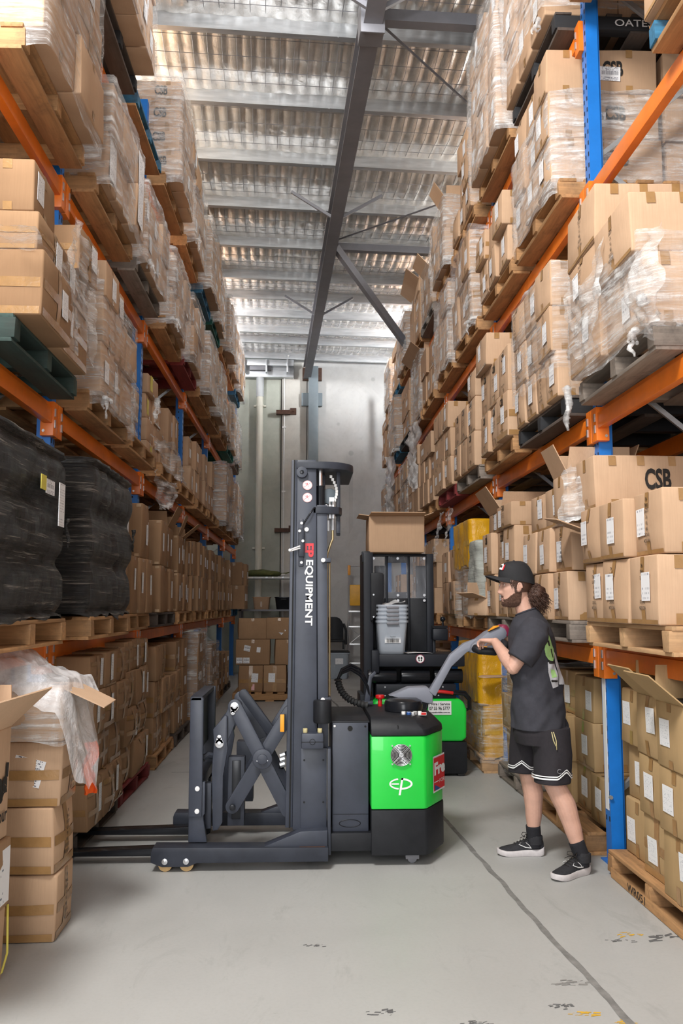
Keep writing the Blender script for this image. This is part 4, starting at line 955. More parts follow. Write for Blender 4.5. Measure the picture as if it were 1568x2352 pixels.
bar((-.385, .945), (-.20, .70), .06, 5.60, 5.64, 'rear_link', 'black_steel')
m = MB(); m.box(-.455, -.355, 5.36, 5.44, .20, .60); sl = part(m, 'guide_channel', 'black_steel', .006)
m = MB(); m.box(-.430, -.378, 5.352, 5.362, .24, .58); part(m, 'channel_slot', 'black_gloss', .004, sl)
m = MB(); m.box(-.44, -.33, 5.82, 5.92, .24, .62); part(m, 'guide_channel', 'black_steel', .006)
# hydraulic hoses behind the scissor
m = MB()
for k in range(3): m.tube([(-.10, 5.42 + .03 * k, .80), (-.15, 5.41 + .03 * k, .76), (-.20, 5.40 + .03 * k, .70), (-.235, 5.42 + .03 * k, .63)], .011, 8)
m.tube([(-.09, 5.4, .62), (-.13, 5.4, .60), (-.14, 5.42, .52)], .015, 8); part(m, 'hydraulic_hose', 'black_gloss', 0, None, .8)
m = MB()
for k in range(5): t = k / 4; m.cyl((-.135 - .075 * t, 5.385, .778 - .092 * t), (-.148 - .075 * t, 5.385, .762 - .092 * t), .016, 8)
for dz in (0, .03, .055): m.cyl((-.115, 5.38, .555 + dz), (-.145, 5.38, .545 + dz), .017, 8)
part(m, 'hose_fittings', 'zinc')['kind'] = 'stuff'
# carriage with load backrest and forks
m = MB(); m.prism([(-.668, .285), (-.590, .285), (-.590, .955), (-.600, .968), (-.658, .968), (-.668, .955)], 5.22, 5.26); part(m, 'carriage_side', G, .006)
m = MB(); m.prism([(-.668, .14), (-.560, .14), (-.585, .285), (-.575, .30), (-.575, .48), (-.668, .48)], 5.235, 5.275); part(m, 'carriage_lower', G, .006)
m = MB(); m.prism([(-.668, .285), (-.590, .285), (-.590, .968), (-.668, .968)], 5.90, 5.94); part(m, 'carriage_side', G, .006)
m = MB(); m.box(-.668, -.60, 5.22, 5.94, .945, .970); part(m, 'backrest_top', 'black_steel', .004)
m = MB(); m.box(-.665, -.635, 5.26, 5.90, .62, .95); part(m, 'backrest_plate', 'black_steel', .004)
m = MB(); m.box(-.665, -.60, 5.26, 5.90, .42, .48); m.box(-.665, -.60, 5.26, 5.90, .16, .23); part(m, 'carriage_bar', 'black_steel', .004)
m = MB()
for z in (.445, .318): m.cyl((-.618, 5.222, z), (-.618, 5.214, z), .014, 14)
part(m, 'carriage_bolts', 'white_paint', .002)['kind'] = 'stuff'
m = MB(); m.box(-.585, -.545, 5.30, 5.36, .2, .46); part(m, 'tilt_block', 'black_steel', .005)
m = MB(); m.tube([(-.60, 5.30, .60), (-.57, 5.32, .62), (-.52, 5.35, .60), (-.49, 5.36, .57)], .02, 8); part(m, 'tilt_cylinder', 'black_steel', 0, None, .8)
for y in (5.36, 5.84):
    m = MB(); m.prism([(-1.74, .060), (-1.72, .050), (-.62, .042), (-.60, .052), (-.60, .40), (-.640, .40), (-.640, .11), (-.66, .092), (-1.72, .064)], y - .05, y + .05); part(m, 'fork', 'black_gloss', .004)
# battery box and body
m = MB(); m.prism([(.165, .188), (.378, .188), (.378, .812), (.165, .812)], 5.25, 6.0); bb = part(m, 'battery_box', G, .006)
m = MB(); m.box(.160, .385, 5.25, 6.0, .810, .822); part(m, 'battery_lid', 'black_plastic', .004, bb)
m = MB(); m.cyl((.270, 5.251, .778), (.270, 5.246, .778), .015, 20); m.cyl((.36, 5.251, .79), (.36, 5.247, .79), .006, 10); part(m, 'lift_hole', 'dark_void', 0, bb)
m = MB(); m.cyl((.178, 5.251, .793), (.178, 5.247, .793), .007, 10); part(m, 'lid_rivet', 'white_paint', 0, bb)
m = MB(); m.tube([(.268 + .062 * math.cos(k * math.pi / 16), 5.249, .235 + .021 * math.sin(k * math.pi / 16)) for k in range(33)], .0022, 5); m.box(.168, .376, 5.2475, 5.25, .286, .289); part(m, 'pressed_oval', 'black_gloss', 0, bb, fix=False)
plan = lambda dx=0, g=0: [(.390 + dx, 5.20 + g), (.700 - g, 5.20 + g), (.722 - g, 5.212 + g), (.845 - g, 5.44 + g * .4), (.853 - g, 5.47), (.853 - g, 5.76), (.845 - g, 5.79), (.722 - g, 6.00 - g), (.39 + dx, 6.0 - g)]
m = MB(); m.prism(plan(), .062, .318, 'z'); m.box(.155, .40, 5.215, 5.98, .085, .188); part(m, 'base_skirt', 'black_plastic', .008)
m = MB(); m.prism(plan(0, .004), .321, .738, 'z'); body = part(m, 'body_cover', 'truck_green', .010)
b0 = plan(); rings = []
for z, s in ((.741, 0), (.775, .004), (.822, .050), (.838, .075), (.845, .11)): rings.append([V((max(.392, x - (s if x > .6 else 0)), y + (s * .8 if y < 5.6 else -s * .8), z)) for x, y in b0])
m = MB(); m.ring(rings); top = part(m, 'top_cover', 'black_plastic', .004)
m = MB(); m.box(.395, .70, 5.235, 5.24, .80, .803); m.box(.548, .551, 5.205, 5.23, .745, .80); part(m, 'cover_seam', 'dark_void', 0, top)
m = MB()
for x, y, mt in ((.60, 5.36, 0), (.63, 5.35, 1), (.67, 5.37, 2), (.70, 5.37, 0), (.655, 5.34, 2)): m.cyl((x, y, .838), (x, y, .862), .013, 12, mt)
m.box(.69, .74, 5.36, 5.39, .838, .856, 3); part(m, 'key_switch', ['white_plastic', 'blue_plastic', 'zinc', 'red_plastic'], .002, top)
m = MB(); m.box(.595, .675, 5.26, 5.36, .025, .085); m.cyl((.635, 5.27, .028), (.635, 5.35, .028), .028, 16); part(m, 'stabiliser_wheel', 'steel_grey', .004)
m = MB(); m.cyl((.55, 5.5, .11), (.55, 5.7, .11), .11, 28); part(m, 'drive_wheel', 'rubber', .01)
# fan grille
fc = (.566, .632); m = MB(); m.cyl((fc[0], 5.203, fc[1]), (fc[0], 5.196, fc[1]), .061, 36); fan = part(m, 'fan', 'black_gloss', .002)
m = MB()
for r in (.014, .022, .030, .038, .046, .054, .061): m.tube([(fc[0] + r * math.cos(k * math.pi / 18), 5.188, fc[1] + r * math.sin(k * math.pi / 18)) for k in range(37)], .0019, 5, caps=False)
for a in (1, -1): m.tube([(fc[0] - .052, 5.186, fc[1] - a * .052), (fc[0] + .052, 5.186, fc[1] + a * .052)], .0019, 5)
m.cyl((fc[0], 5.193, fc[1]), (fc[0], 5.185, fc[1]), .013, 16); part(m, 'fan_grille', 'zinc', 0, fan, fix=False)
m = MB()
for a in (-1, 1):
    for b in (-1, 1): m.cyl((fc[0] + a * .052, 5.204, fc[1] + b * .052), (fc[0] + a * .052, 5.193, fc[1] + b * .052), .005, 8)
part(m, 'grille_screws', 'zinc', 0, fan)['kind'] = 'stuff'
# round EP mark
def ell(a0, a1, rx, ry, tw, n=22, cx=.564, cz=.466):
    o = [(cx + rx * math.cos(a0 + (a1 - a0) * k / n), cz + ry * math.sin(a0 + (a1 - a0) * k / n)) for k in range(n + 1)]
    i = [(cx + (rx - tw) * math.cos(a0 + (a1 - a0) * k / n), cz + (ry - tw) * math.sin(a0 + (a1 - a0) * k / n)) for k in range(n + 1)]
    mk.add([V((x, 5.2015, z)) for x, z in o + i], [(k, k + 1, n + 2 + k, n + 1 + k) for k in range(n)])
mk = MB(); ell(R(105), R(258), .068, .033, .009); ell(R(-88), R(78), .068, .033, .011)
q = lambda pts: mk.add([V((x, 5.2014, z)) for x, z in pts], [tuple(range(len(pts)))])
q([(.508, .470), (.508, .462), (.553, .462), (.553, .470)]); q([(.567, .499), (.579, .499), (.562, .402), (.550, .402)]); q([(.566, .499), (.585, .499), (.583, .489), (.566, .489)])
part(mk, 'round_emblem', 'white_paint', 0, body, fix=False)
# dealer sign on the chamfered corner
ca, cb_ = V((.724, 5.2105, 0)), V((.847, 5.44, 0)); dirn = (cb_ - ca).normalized(); nrm = V((dirn.y, -dirn.x, 0))
def on_ch(t, z, o=.006): return ca + dirn * t + nrm * o + V((0, 0, z))
def plate(t0, t1, z0, z1, o, name, mt, par=None):
    m = MB(); m.add([on_ch(t0, z0, o), on_ch(t1, z0, o), on_ch(t1, z1, o), on_ch(t0, z1, o)], [(0, 1, 2, 3)]); return part(m, name, mt, 0, par or body, fix=False)
sg = plate(.075, .275, .395, .605, .005, 'dealer_sign', 'white_paint'); plate(.083, .275, .405, .595, .0062, 'sign_field', 'red_paint', sg)
m = MB(); text(m, 'Fre', on_ch(.185, .530, .0075), dirn, (0, 0, 1), .19, .075, 0, .05); text(m, 'FOR', on_ch(.225, .452, .0075), dirn, (0, 0, 1), .09, .022); m.add([on_ch(t, z, .0074) for t, z in ((.09, .452), (.165, .452), (.165, .457), (.09, .457))], [(0, 1, 2, 3)]); part(m, 'sign_lettering', 'white_paint', 0, body, fix=False)
m = MB(); m.add([on_ch(t, z, .0073) for t, z in ((.10, .44), (.20, .405), (.10, .405))], [(0, 1, 2)]); part(m, 'sign_stripe', 'blue_plastic', 0, body, fix=False)
# steering head, tiller
rings = []
for k, (z, sx, sy) in enumerate(((.842, .09, .10), (.848, .118, .135), (.888, .121, .138), (.908, .113, .128), (.922, .085, .095), (.924, .02, .02))): rings.append([V((.622 + sx * math.cos(a), 5.56 + sy * math.sin(a), z)) for a in [i * math.pi / 20 for i in range(40)]])
m = MB(); m.ring(rings); part(m, 'steering_cap', 'black_gloss', 0, None, .6)
m = MB(); m.prism([(.53, .930), (.66, .985), (.78, .990), (.815, .950), (.815, .875), (.70, .90)], 5.58, 5.70); part(m, 'tiller_base', 'tiller_grey', .02)
m = MB(); m.prism([(.785, .96), (.828, .925), (.935, 1.115), (1.035, 1.205), (1.20, 1.262), (1.19, 1.325), (1.015, 1.262), (.925, 1.19)], 5.575, 5.635); part(m, 'tiller_arm', 'tiller_grey', .012)
m = MB(); m.prism([(1.045, 1.20), (1.10, 1.20), (1.20, 1.235), (1.285, 1.30), (1.290, 1.345), (1.255, 1.372), (1.16, 1.335), (1.055, 1.255)], 5.53, 5.68); hd = part(m, 'tiller_head', 'tiller_grey', .022)
m = MB(); m.prism([(1.262, 1.300), (1.300, 1.310), (1.306, 1.345), (1.285, 1.378), (1.262, 1.382), (1.245, 1.370)], 5.535, 5.675); part(m, 'belly_button', 'maroon_plastic', .012, hd)
m = MB(); m.tube([(1.075, 5.51, 1.240), (1.062, 5.465, 1.232), (1.085, 5.44, 1.222), (1.18, 5.432, 1.215), (1.245, 5.44, 1.235), (1.262, 5.47, 1.260), (1.25, 5.51, 1.275)], [.018, .022, .024, .024, .022, .02, .018], 12); part(m, 'loop_handle', 'black_plastic', 0, hd, .9)
m = MB(); m.tube([(1.085, 5.70, 1.235), (1.075, 5.75, 1.215), (1.12, 5.77, 1.21), (1.22, 5.77, 1.24), (1.26, 5.74, 1.275), (1.25, 5.70, 1.29)], .020, 12); part(m, 'loop_handle', 'black_plastic', 0, hd, .9)
m = MB(); m.box(1.10, 1.15, 5.505, 5.532, 1.228, 1.245); part(m, 'control_button', 'orange_plastic', .004, hd)
m = MB(); m.prism([(1.16, 1.338), (1.225, 1.366), (1.235, 1.376), (1.20, 1.372)], 5.52, 5.56); part(m, 'control_button', 'orange_plastic', .004, hd)
m = MB(); m.cyl((.495, 5.80, .84), (.495, 5.80, .895), .014, 14); m.cyl((.495, 5.80, .895), (.495, 5.80, .918), .030, 18); part(m, 'emergency_stop', 'red_plastic', .005)
m = MB(); m.prism([(.39, .86), (.43, .86), (.445, 1.02), (.475, 1.055), (.465, 1.07), (.425, 1.04)], 5.83, 5.86); m.box(.385, .45, 5.80, 5.88, .855, .875); part(m, 'cable_bracket', G, .004)
for k in range(3):
    m = MB(); m.tube([(.43 + .008 * k, 5.84 + .02 * k, .90), (.415, 5.83 + .02 * k, .97 + .012 * k), (.365, 5.80, 1.055 + .02 * k - .01), (.30, 5.76, 1.085 + .016 * k), (.24, 5.72, 1.065 + .012 * k), (.215, 5.70, 1.03)], .009, 8); part(m, 'power_cable', 'black_gloss', 0, None, .9)
m = MB(); pts = []; rs = []
for k in range(41): t = k / 40; pts.append(V((.215 + .02 * t - .0 + .17 * t * t, 5.70 + .05 * t, 1.03 - .17 * t - .03 * math.sin(3 * t)))); rs.append(.021 + .005 * math.sin(k * 2.1) + .004 * nz((k * .7, 0, 0)))
m.tube(pts, rs, 10); part(m, 'cable_sleeve', 'rubber', 0, None, 1.2)

# ---------------------------------------------------------------- order picker truck behind
OP = thing('order_picker', 'tall black and green order picker truck parked behind the reach truck', 'forklift', (1.0, 8.2, 0))
def op(m, name, mats, bev=.006, parent=None, **k): return m.build(name, mats, parent or OP, bev, k.pop('smooth', None), **k)
B = 'truck_black'
m = MB(); pr = [(.60, .30), (1.40, .30), (1.44, .33), (1.445, .58), (1.42, .645), (1.38, .672), (.66, .672), (.615, .65), (.60, .6)]; m.prism(pr, 7.85, 8.75); cov = op(m, 'body_cover', 'truck_green', .03, segs=3)
m = MB(); m.prism([(.60, .02), (1.43, .02), (1.445, .05), (1.445, .298), (.60, .298)], 7.85, 8.75); op(m, 'base_skirt', 'black_plastic', .015)
m = MB(); m.tube([(.89, 7.842, .665), (.91, 7.842, .59), (.96, 7.842, .545), (1.03, 7.842, .545), (1.08, 7.842, .59), (1.10, 7.842, .665)], .012, 6); m.prism([(.89, .675), (.915, .59), (.965, .55), (1.025, .55), (1.075, .59), (1.10, .675)], 7.838, 7.86); op(m, 'beacon_recess', 'black_plastic', .004, cov)
m = MB(); m.ball((.995, 7.83, .625), (.04, .03, .04), 8); op(m, 'red_beacon', 'red_plastic', 0, cov, smooth=1)
m = MB(); m.box(.92, 1.07, 7.82, 7.86, .655, .70); op(m, 'beacon_hood', 'black_plastic', .008, cov)
m = MB(); m.box(1.10, 1.305, 7.842, 7.850, .535, .655); sgn = op(m, 'service_sign', 'white_paint', 0, cov)
m = MB(); text(m, '/ Hire / Service', (1.20, 7.840, .630), (1, 0, 0), (0, 0, 1), .185, .024, 0, .02); text(m, '07 55 96 5777', (1.20, 7.840, .593), (1, 0, 0), (0, 0, 1), .185, .030, 0, .02); text(m, 'dcoastforklifts.com.au', (1.20, 7.840, .557), (1, 0, 0), (0, 0, 1), .185, .014, 0, .03); op(m, 'sign_lettering', 'ink_black', 0, cov, fix=False)
m = MB(); m.box(.64, 1.36, 7.90, 8.3, .672, .80); op(m, 'motor_cover', B, .01)
m = MB()
for x in (.70, 1.0, 1.3): m.cyl((x - .13, 7.98, .865), (x + .13, 7.98, .865), .065, 18)
op(m, 'hydraulic_tank', 'black_gloss', .01)
m = MB()
for x in (.72, .98, 1.24): m.cyl((x, 7.90, .775), (x, 7.894, .775), .007, 8)
for x in (.72, 1.2): m.cyl((x, 7.90, .70), (x, 7.894, .70), .007, 8)
op(m, 'cover_bolts', 'zinc', 0)['kind'] = 'stuff'
m = MB(); m.box(.665, 1.44, 7.88, 8.40, .955, 1.065); tr = op(m, 'platform_tray', B, .012)
m = MB(); m.box(.60, .67, 7.90, 8.40, .90, 1.10); op(m, 'tray_bracket', B, .008)
m = MB(); m.box(.62, 1.40, 8.36, 8.41, .66, 1.06); op(m, 'rear_panel', 'black_plastic', .006)
m = MB(); m.cyl((1.035, 7.878, 1.025), (1.035, 7.874, 1.025), .040, 26); st = op(m, 'foot_sticker', 'maroon_plastic', 0, tr)
m = MB(); m.cyl((1.035, 7.8745, 1.025), (1.035, 7.872, 1.025), .034, 26); op(m, 'sticker_face', 'white_paint', 0, tr)
m = MB()
for s in (-1, 1): m.ball((1.035 + s * .012, 7.871, 1.032), (.008, .001, .013), 6); m.ball((1.035 + s * .010, 7.871, 1.011), (.006, .001, .007), 6)
op(m, 'sticker_symbol', 'ink_black', 0, tr)
m = MB(); m.box(.535, .625, 8.0, 8.5, .02, 1.99); op(m, 'side_post', B, .01)
m = MB(); m.box(.50, .56, 8.0, 8.4, .35, .70); op(m, 'side_step', B, .01)
m = MB(); m.box(.525, .60, 8.02, 8.1, 1.90, 2.0); op(m, 'post_cap', B, .006)
m = MB(); m.prism([(.60, 1.35), (.66, 1.42), (.715, 1.53), (.722, 1.60), (.722, 1.78), (.71, 1.80), (.60, 1.80)], 7.96, 8.02); op(m, 'grab_guard', 'black_plastic', .015)
m = MB()
for z in (1.40, 1.60): m.cyl((.625, 7.958, z), (.625, 7.953, z), .008, 8)
op(m, 'guard_screws', 'zinc', 0)['kind'] = 'stuff'
YP = 8.42
for x0, x1 in ((.625, .775), (.80, .99), (1.015, 1.20)):
    m = MB(); m.box(x0, x1, YP, YP + .03, 1.065, 1.575); op(m, 'mast_panel', 'black_plastic', .006)
    m = MB(); m.grid(lambda u, v, x0=x0, x1=x1: V((x0 + (x1 - x0) * u, YP - .012 + .012 * math.sin(u * 9 + 3 * v) * math.sin(v * 3), 1.57 + .41 * v)), 16, 12); op(m, 'clear_screen', 'poly_sheet', 0, fix=False, smooth=2)
m = MB()
for x in (.775, .99, 1.20): m.box(x, x + .025, YP - .005, YP + .06, 1.065, 1.99)
op(m, 'mast_channel', B, .004)
m = MB(); m.box(.80, .99, YP, YP + .03, 1.915, 1.99); m.box(.80, .99, YP, YP + .03, 1.575, 1.63); m.box(.60, 1.24, YP - .03, YP + .08, 1.975, 2.0); op(m, 'guard_frame', B, .005)
m = MB(); m.box(1.17, 1.24, YP - .04, YP + .06, 1.05, 2.0); op(m, 'side_post', B, .008)
m = MB()
for x in (.66, .895, 1.15):
    for z in (1.955, 1.60, 1.55): m.cyl((x, YP - .014, z), (x, YP - .022, z), .013, 10)
op(m, 'panel_screws', 'zinc', 0)['kind'] = 'stuff'
m = MB(); m.box(.70, .76, YP - .004, YP - .001, 1.59, 1.64); op(m, 'red_notice', 'red_paint', 0)
m = MB(); m.box(1.185, 1.33, 8.10, 8.25, 1.18, 1.29); cb = op(m, 'control_box', B, .02)
m = MB(); m.box(1.19, 1.325, 8.11, 8.24, 1.29, 1.315); m.cyl((1.29, 8.17, 1.31), (1.29, 8.17, 1.36), .010, 10); m.ball((1.29, 8.17, 1.375), .025, 8); op(m, 'joystick', 'black_gloss', 0, cb, smooth=.8)
m = MB(); m.box(1.20, 1.225, 8.2, 8.26, 1.0, 1.2); op(m, 'control_post', B, .005)
m = MB(); m.tube([(1.12, 7.90, .735), (1.22, 7.88, .735), (1.33, 7.89, .72)], .016, 8); m.box(1.10, 1.16, 7.87, 7.92, .715, .755); op(m, 'battery_plug', 'red_plastic', 0, smooth=.8)
m = MB(); m.tube([(1.33, 7.89, .72), (1.43, 7.88, .71), (1.475, 7.9, .66), (1.48, 7.93, .58), (1.45, 7.96, .56)], .014, 8); m.tube([(1.35, 7.9, .735), (1.44, 7.9, .73), (1.49, 7.92, .67), (1.495, 7.95, .57)], .012, 8); op(m, 'battery_cable', 'black_gloss', 0, smooth=.9)
m = MB(); m.box(.55, .60, 8.0, 8.06, .40, .50); op(m, 'blue_connector', 'blue_plastic', .004)
m = MB()
for x in (.70, 1.12): m.box(x, x + .10, 8.75, 8.83, .02, 1.9)
op(m, 'lift_mast', B, .006)
m = MB(); m.box(.62, .70, 7.86, 7.96, .0, .04); m.box(1.36, 1.42, 7.86, 7.96, .0, .05); op(m, 'floor_wheel', 'rubber', .008)
# ---------------------------------------------------------------- the man
PN = thing('person', 'long-haired bearded man in black cap, charcoal tee and shorts pulling the tiller', 'person', (1.40, 5.2, 0))
def ring_e(c, ax, ay, n=28, pw=2.0):
    c = V(c); out = []
    for k in range(n):
        t = 2 * math.pi * k / n; cs, sn = math.cos(t), math.sin(t)
        out.append(c + V(ax) * (abs(cs) ** (2 / pw) * (1 if cs > 0 else -1)) + V(ay) * (abs(sn) ** (2 / pw) * (1 if sn > 0 else -1)))
    return out
def limb(m, pts, rs, n=18):
    P_, R2 = [], []
    for k in range(len(pts) - 1):
        for s in range(5): t = s / 5; P_.append(V(pts[k]).lerp(V(pts[k + 1]), t)); tt = t * t * (3 - 2 * t); R2.append(rs[k] + (rs[k + 1] - rs[k]) * tt)
    P_.append(V(pts[-1])); R2.append(rs[-1]); m.tube(P_, R2, n)
HC = V((1.268, 5.22, 1.618)); HF = V((-1, .03, -.05)).normalized(); HL = V((-.03, -1, 0)).normalized(); HU = HL.cross(HF).normalized()
if HU.z < 0: HU = -HU
HT = [(-.126, .040, .00, .020), (-.117, .074, .02, .036), (-.098, .084, .046, .050), (-.072, .086, .062, .060), (-.045, .087, .076, .067), (-.010, .089, .090, .073), (.015, .087, .097, .075), (.045, .091, .100, .076), (.075, .085, .097, .073), (.100, .065, .080, .060), (.116, .03, .045, .035)]
def hint(c):
    c = max(HT[0][0], min(HT[-1][0], c))
    for a, b in zip(HT, HT[1:]):
        if c <= b[0]:
            t = (c - a[0]) / (b[0] - a[0]); t = t * t * (3 - 2 * t) * .5 + t * .5
            return [a[i] + (b[i] - a[i]) * t for i in (1, 2, 3)]
    return HT[-1][1:]
def g_(x, s): return math.exp(-(x / s) ** 2)
def head_pt(th, c, off=0.0):
    F, Bk, W = hint(c); cs, sn = math.cos(th), math.sin(th)
    a = (F if cs > 0 else Bk) * abs(cs) ** .9 * (1 if cs > 0 else -1); b = W * abs(sn) ** .9 * (1 if sn > 0 else -1)
    if cs > 0:
        nose = (.021 * g_(c + .036, .014) + .016 * g_(c + .015, .018) + .006 * g_(c - .008, .015)) * g_(b, .0105 + .006 * g_(c + .038, .012)) - .003 * g_(c + .056, .006) * g_(b, .015)
        a += nose + .006 * g_(c + .069, .0055) * g_(b, .018) + .0055 * g_(c + .083, .006) * g_(b, .016) - .0035 * g_(c + .0755, .0025) * g_(b, .02) + .007 * g_(c + .108, .012) * g_(b, .02)
        a += .006 * g_(c - .030, .009) * g_(abs(b) - .022, .024) - .011 * (g_(b - .032, .014) + g_(b + .032, .014)) * g_(c - .012, .010) - .003 * g_(c - .018, .01) * g_(b, .012)
        a += .003 * g_(abs(b) - .048, .015) * g_(c + .022, .016)
    o = V((a, b, 0)); d = o.normalized() if o.length > 1e-5 else V((1, 0, 0)); a += d.x * off; b += d.y * off
    return HC + HF * a + HL * b + HU * c
m = MB(); rings = []
NC = 64
for k in range(NC + 1): c = -.126 + .242 * k / NC; rings.append([head_pt(2 * math.pi * i / 72, c) for i in range(72)])
m.ring(rings)
for s in (-1, 1):        # ears
    c = HC + HL * (.076 * s) + HF * -.006 + HU * -.010; rg = []
    for k in range(9):
        a = -math.pi / 2 + math.pi * k / 8; q = max(.05, math.cos(a)); rg.append(ring_e(c + HU * (.031 * math.sin(a)) - HF * (.006 * math.sin(a)), HF * (.017 * q), HL * (.009 * q), 14))
    m.ring(rg); m.tube([c + HL * (.008 * s) + HF * (.014 * math.cos(t)) - HF * .002 + HU * (.027 * math.sin(t)) for t in [R(-60) + R(250) * i / 12 for i in range(13)]], .0042, 6)
limb(m, [HC + HU * -.045 - HF * .022, (1.315, 5.22, 1.49), (1.345, 5.22, 1.41)], [.055, .052, .065])
m.ring([ring_e((1.345, 5.22, 1.43), (.05, 0, 0), (0, .08, 0)), ring_e((1.36, 5.22, 1.37), (.09, 0, 0), (0, .16, 0)), ring_e((1.37, 5.22, 1.2), (.09, 0, 0), (0, .15, 0)), ring_e((1.39, 5.22, .95), (.09, 0, 0), (0, .14, 0)), ring_e((1.385, 5.22, .8), (.08, 0, 0), (0, .12, 0))])
ELN, WRN = V((1.205, 5.06, 1.145)), V((1.152, 5.30, 1.285)); ELF, WRF = V((1.44, 5.52, 1.20)), V((1.285, 5.62, 1.325))
def arm(sh, el, wr):
    mid = el.lerp(wr, .33); limb(m, [sh, V(sh).lerp(el, .5), el, mid, el.lerp(wr, .75), wr], [.052, .049, .042, .043, .032, .026])
    m.ball(el + (el - V(sh)).normalized() * .006, .036, 10)
arm((1.345, 5.06, 1.38), ELN, WRN); arm((1.345, 5.40, 1.38), ELF, WRF)
def hand(wr, f, up, side, curl, spread=.021):
    """side = direction from little finger towards the thumb"""
    f = V(f).normalized(); side = (V(side) - f * V(side).dot(f)).normalized(); up = V(up); up = (up - f * up.dot(f) - side * up.dot(side)).normalized()
    m.ring([ring_e(wr - f * .015, side * .026, up * .021, 20), ring_e(wr + f * .012, side * .029, up * .019, 20), ring_e(wr + f * .045, side * .040, up * .016, 20, 2.4), ring_e(wr + f * .078, side * .043, up * .014, 20, 2.6), ring_e(wr + f * .094, side * .040, up * .011, 20, 2.6)])
    for i, (ln, o) in enumerate(((.070, 1.5), (.078, .5), (.072, -.5), (.058, -1.5))):
        k = wr + f * (.088 - .004 * abs(o - .3)) + side * (o * spread); a = 0; p = k; pts = [k - f * .02, k]
        for j, fr in enumerate((.45, .31, .24)):
            a += curl[j] + .06 * i; p = p + (f * math.cos(a) - up * math.sin(a)) * ln * fr; pts.append(p)
        limb(m, pts, [.0088, .0092, .0085, .0078, .0064], 12); m.ball(pts[-1], .0064, 6)
        NAILS.append((pts[-1], (pts[-1] - pts[-2]).normalized(), (f * math.sin(a) + up * math.cos(a)), side))
    t0 = wr + f * .030 + side * .030; pts = [t0 - side * .012, t0 + side * .014 + f * .018 - up * .006, t0 + side * .026 + f * .046 - up * .016, t0 + side * .020 + f * .070 - up * .024]
    limb(m, pts, [.014, .0125, .010, .0078], 12); m.ball(pts[-1], .0078, 6)
NAILS = []
hand(WRN, (-.58, .80, .02), (.1, .0, 1), (.8, .6, -.1), (.32, .75, .65)); hand(WRF, (-.85, .50, -.10), (.2, .1, 1), (-.5, -.85, 0), (.5, .8, .7))
KN, AN = V((1.425, 5.055, .49)), V((1.562, 5.02, .10)); KF, AF = V((1.360, 5.37, .49)), V((1.392, 5.40, .10))
for hip, kn, an in (((1.405, 5.135, .80), KN, AN), ((1.37, 5.30, .80), KF, AF)):
    back = V((.018, 0, 0)); limb(m, [hip, V(hip).lerp(kn, .5), kn + V((0, 0, .04)), kn, kn.lerp(an, .30) + back, kn.lerp(an, .6) + back * .6, kn.lerp(an, .88), an], [.070, .074, .062, .058, .060, .050, .038, .040]); m.ball(kn + V((-.012, 0, .01)), .050, 10)
body_ = m.build('body', 'skin', PN, 0, 3.0)
md = body_.modifiers.new('r', 'REMESH'); md.mode = 'VOXEL'; md.voxel_size = .0034; md.use_smooth_shade = True
md = body_.modifiers.new('s', 'SMOOTH'); md.factor = .5; md.iterations = 4
m = MB()
for p, d, u, s in NAILS: m.grid(lambda a, b, p=p, d=d, u=u, s=s: p + d * (-.004 + .009 * b) + u * (.0068 - .002 * (2 * a - 1) ** 2) + V(s) * (.0052 * (2 * a - 1)), 4, 2)
m.build('fingernails', 'lip', PN, 0, 2, fix=False)['kind'] = 'stuff'
# face details
for s in (-1, 1):
    c = HC + HF * .0725 + HL * (.032 * s) + HU * .0105
    m = MB(); m.ball(c, .0102, 12); ey = m.build('eye', 'eye_white', PN, 0, 2)
    m = MB(); m.ball(c + HF * .0058 + HL * (.0022 * s), (.0058, .0066, .0060), 8); m.build('iris', 'eye_dark', ey, 0, 2)
    m = MB(); m.tube([c + HF * .006 + HL * (-.012 * s) + HU * .003, c + HF * .0104 + HU * .0052, c + HF * .0066 + HL * (.009 * s) + HU * .0042, c + HL * (.0125 * s) + HU * .0005], [.0022, .0036, .0036, .002], 8); m.tube([c + HF * .006 + HL * (-.011 * s) - HU * .004, c + HF * .0098 - HU * .0062, c + HF * .005 + HL * (.010 * s) - HU * .0045], [.002, .003, .002], 8); m.build('eyelid', 'skin', ey, 0, 2)
    m = MB(); m.tube([HC + HF * .090 + HL * (.012 * s) + HU * .027, HC + HF * .089 + HL * (.030 * s) + HU * .034, HC + HF * .076 + HL * (.048 * s) + HU * .029], [.003, .0045, .0025], 7); m.build('eyebrow', 'hair', PN, 0, 2)
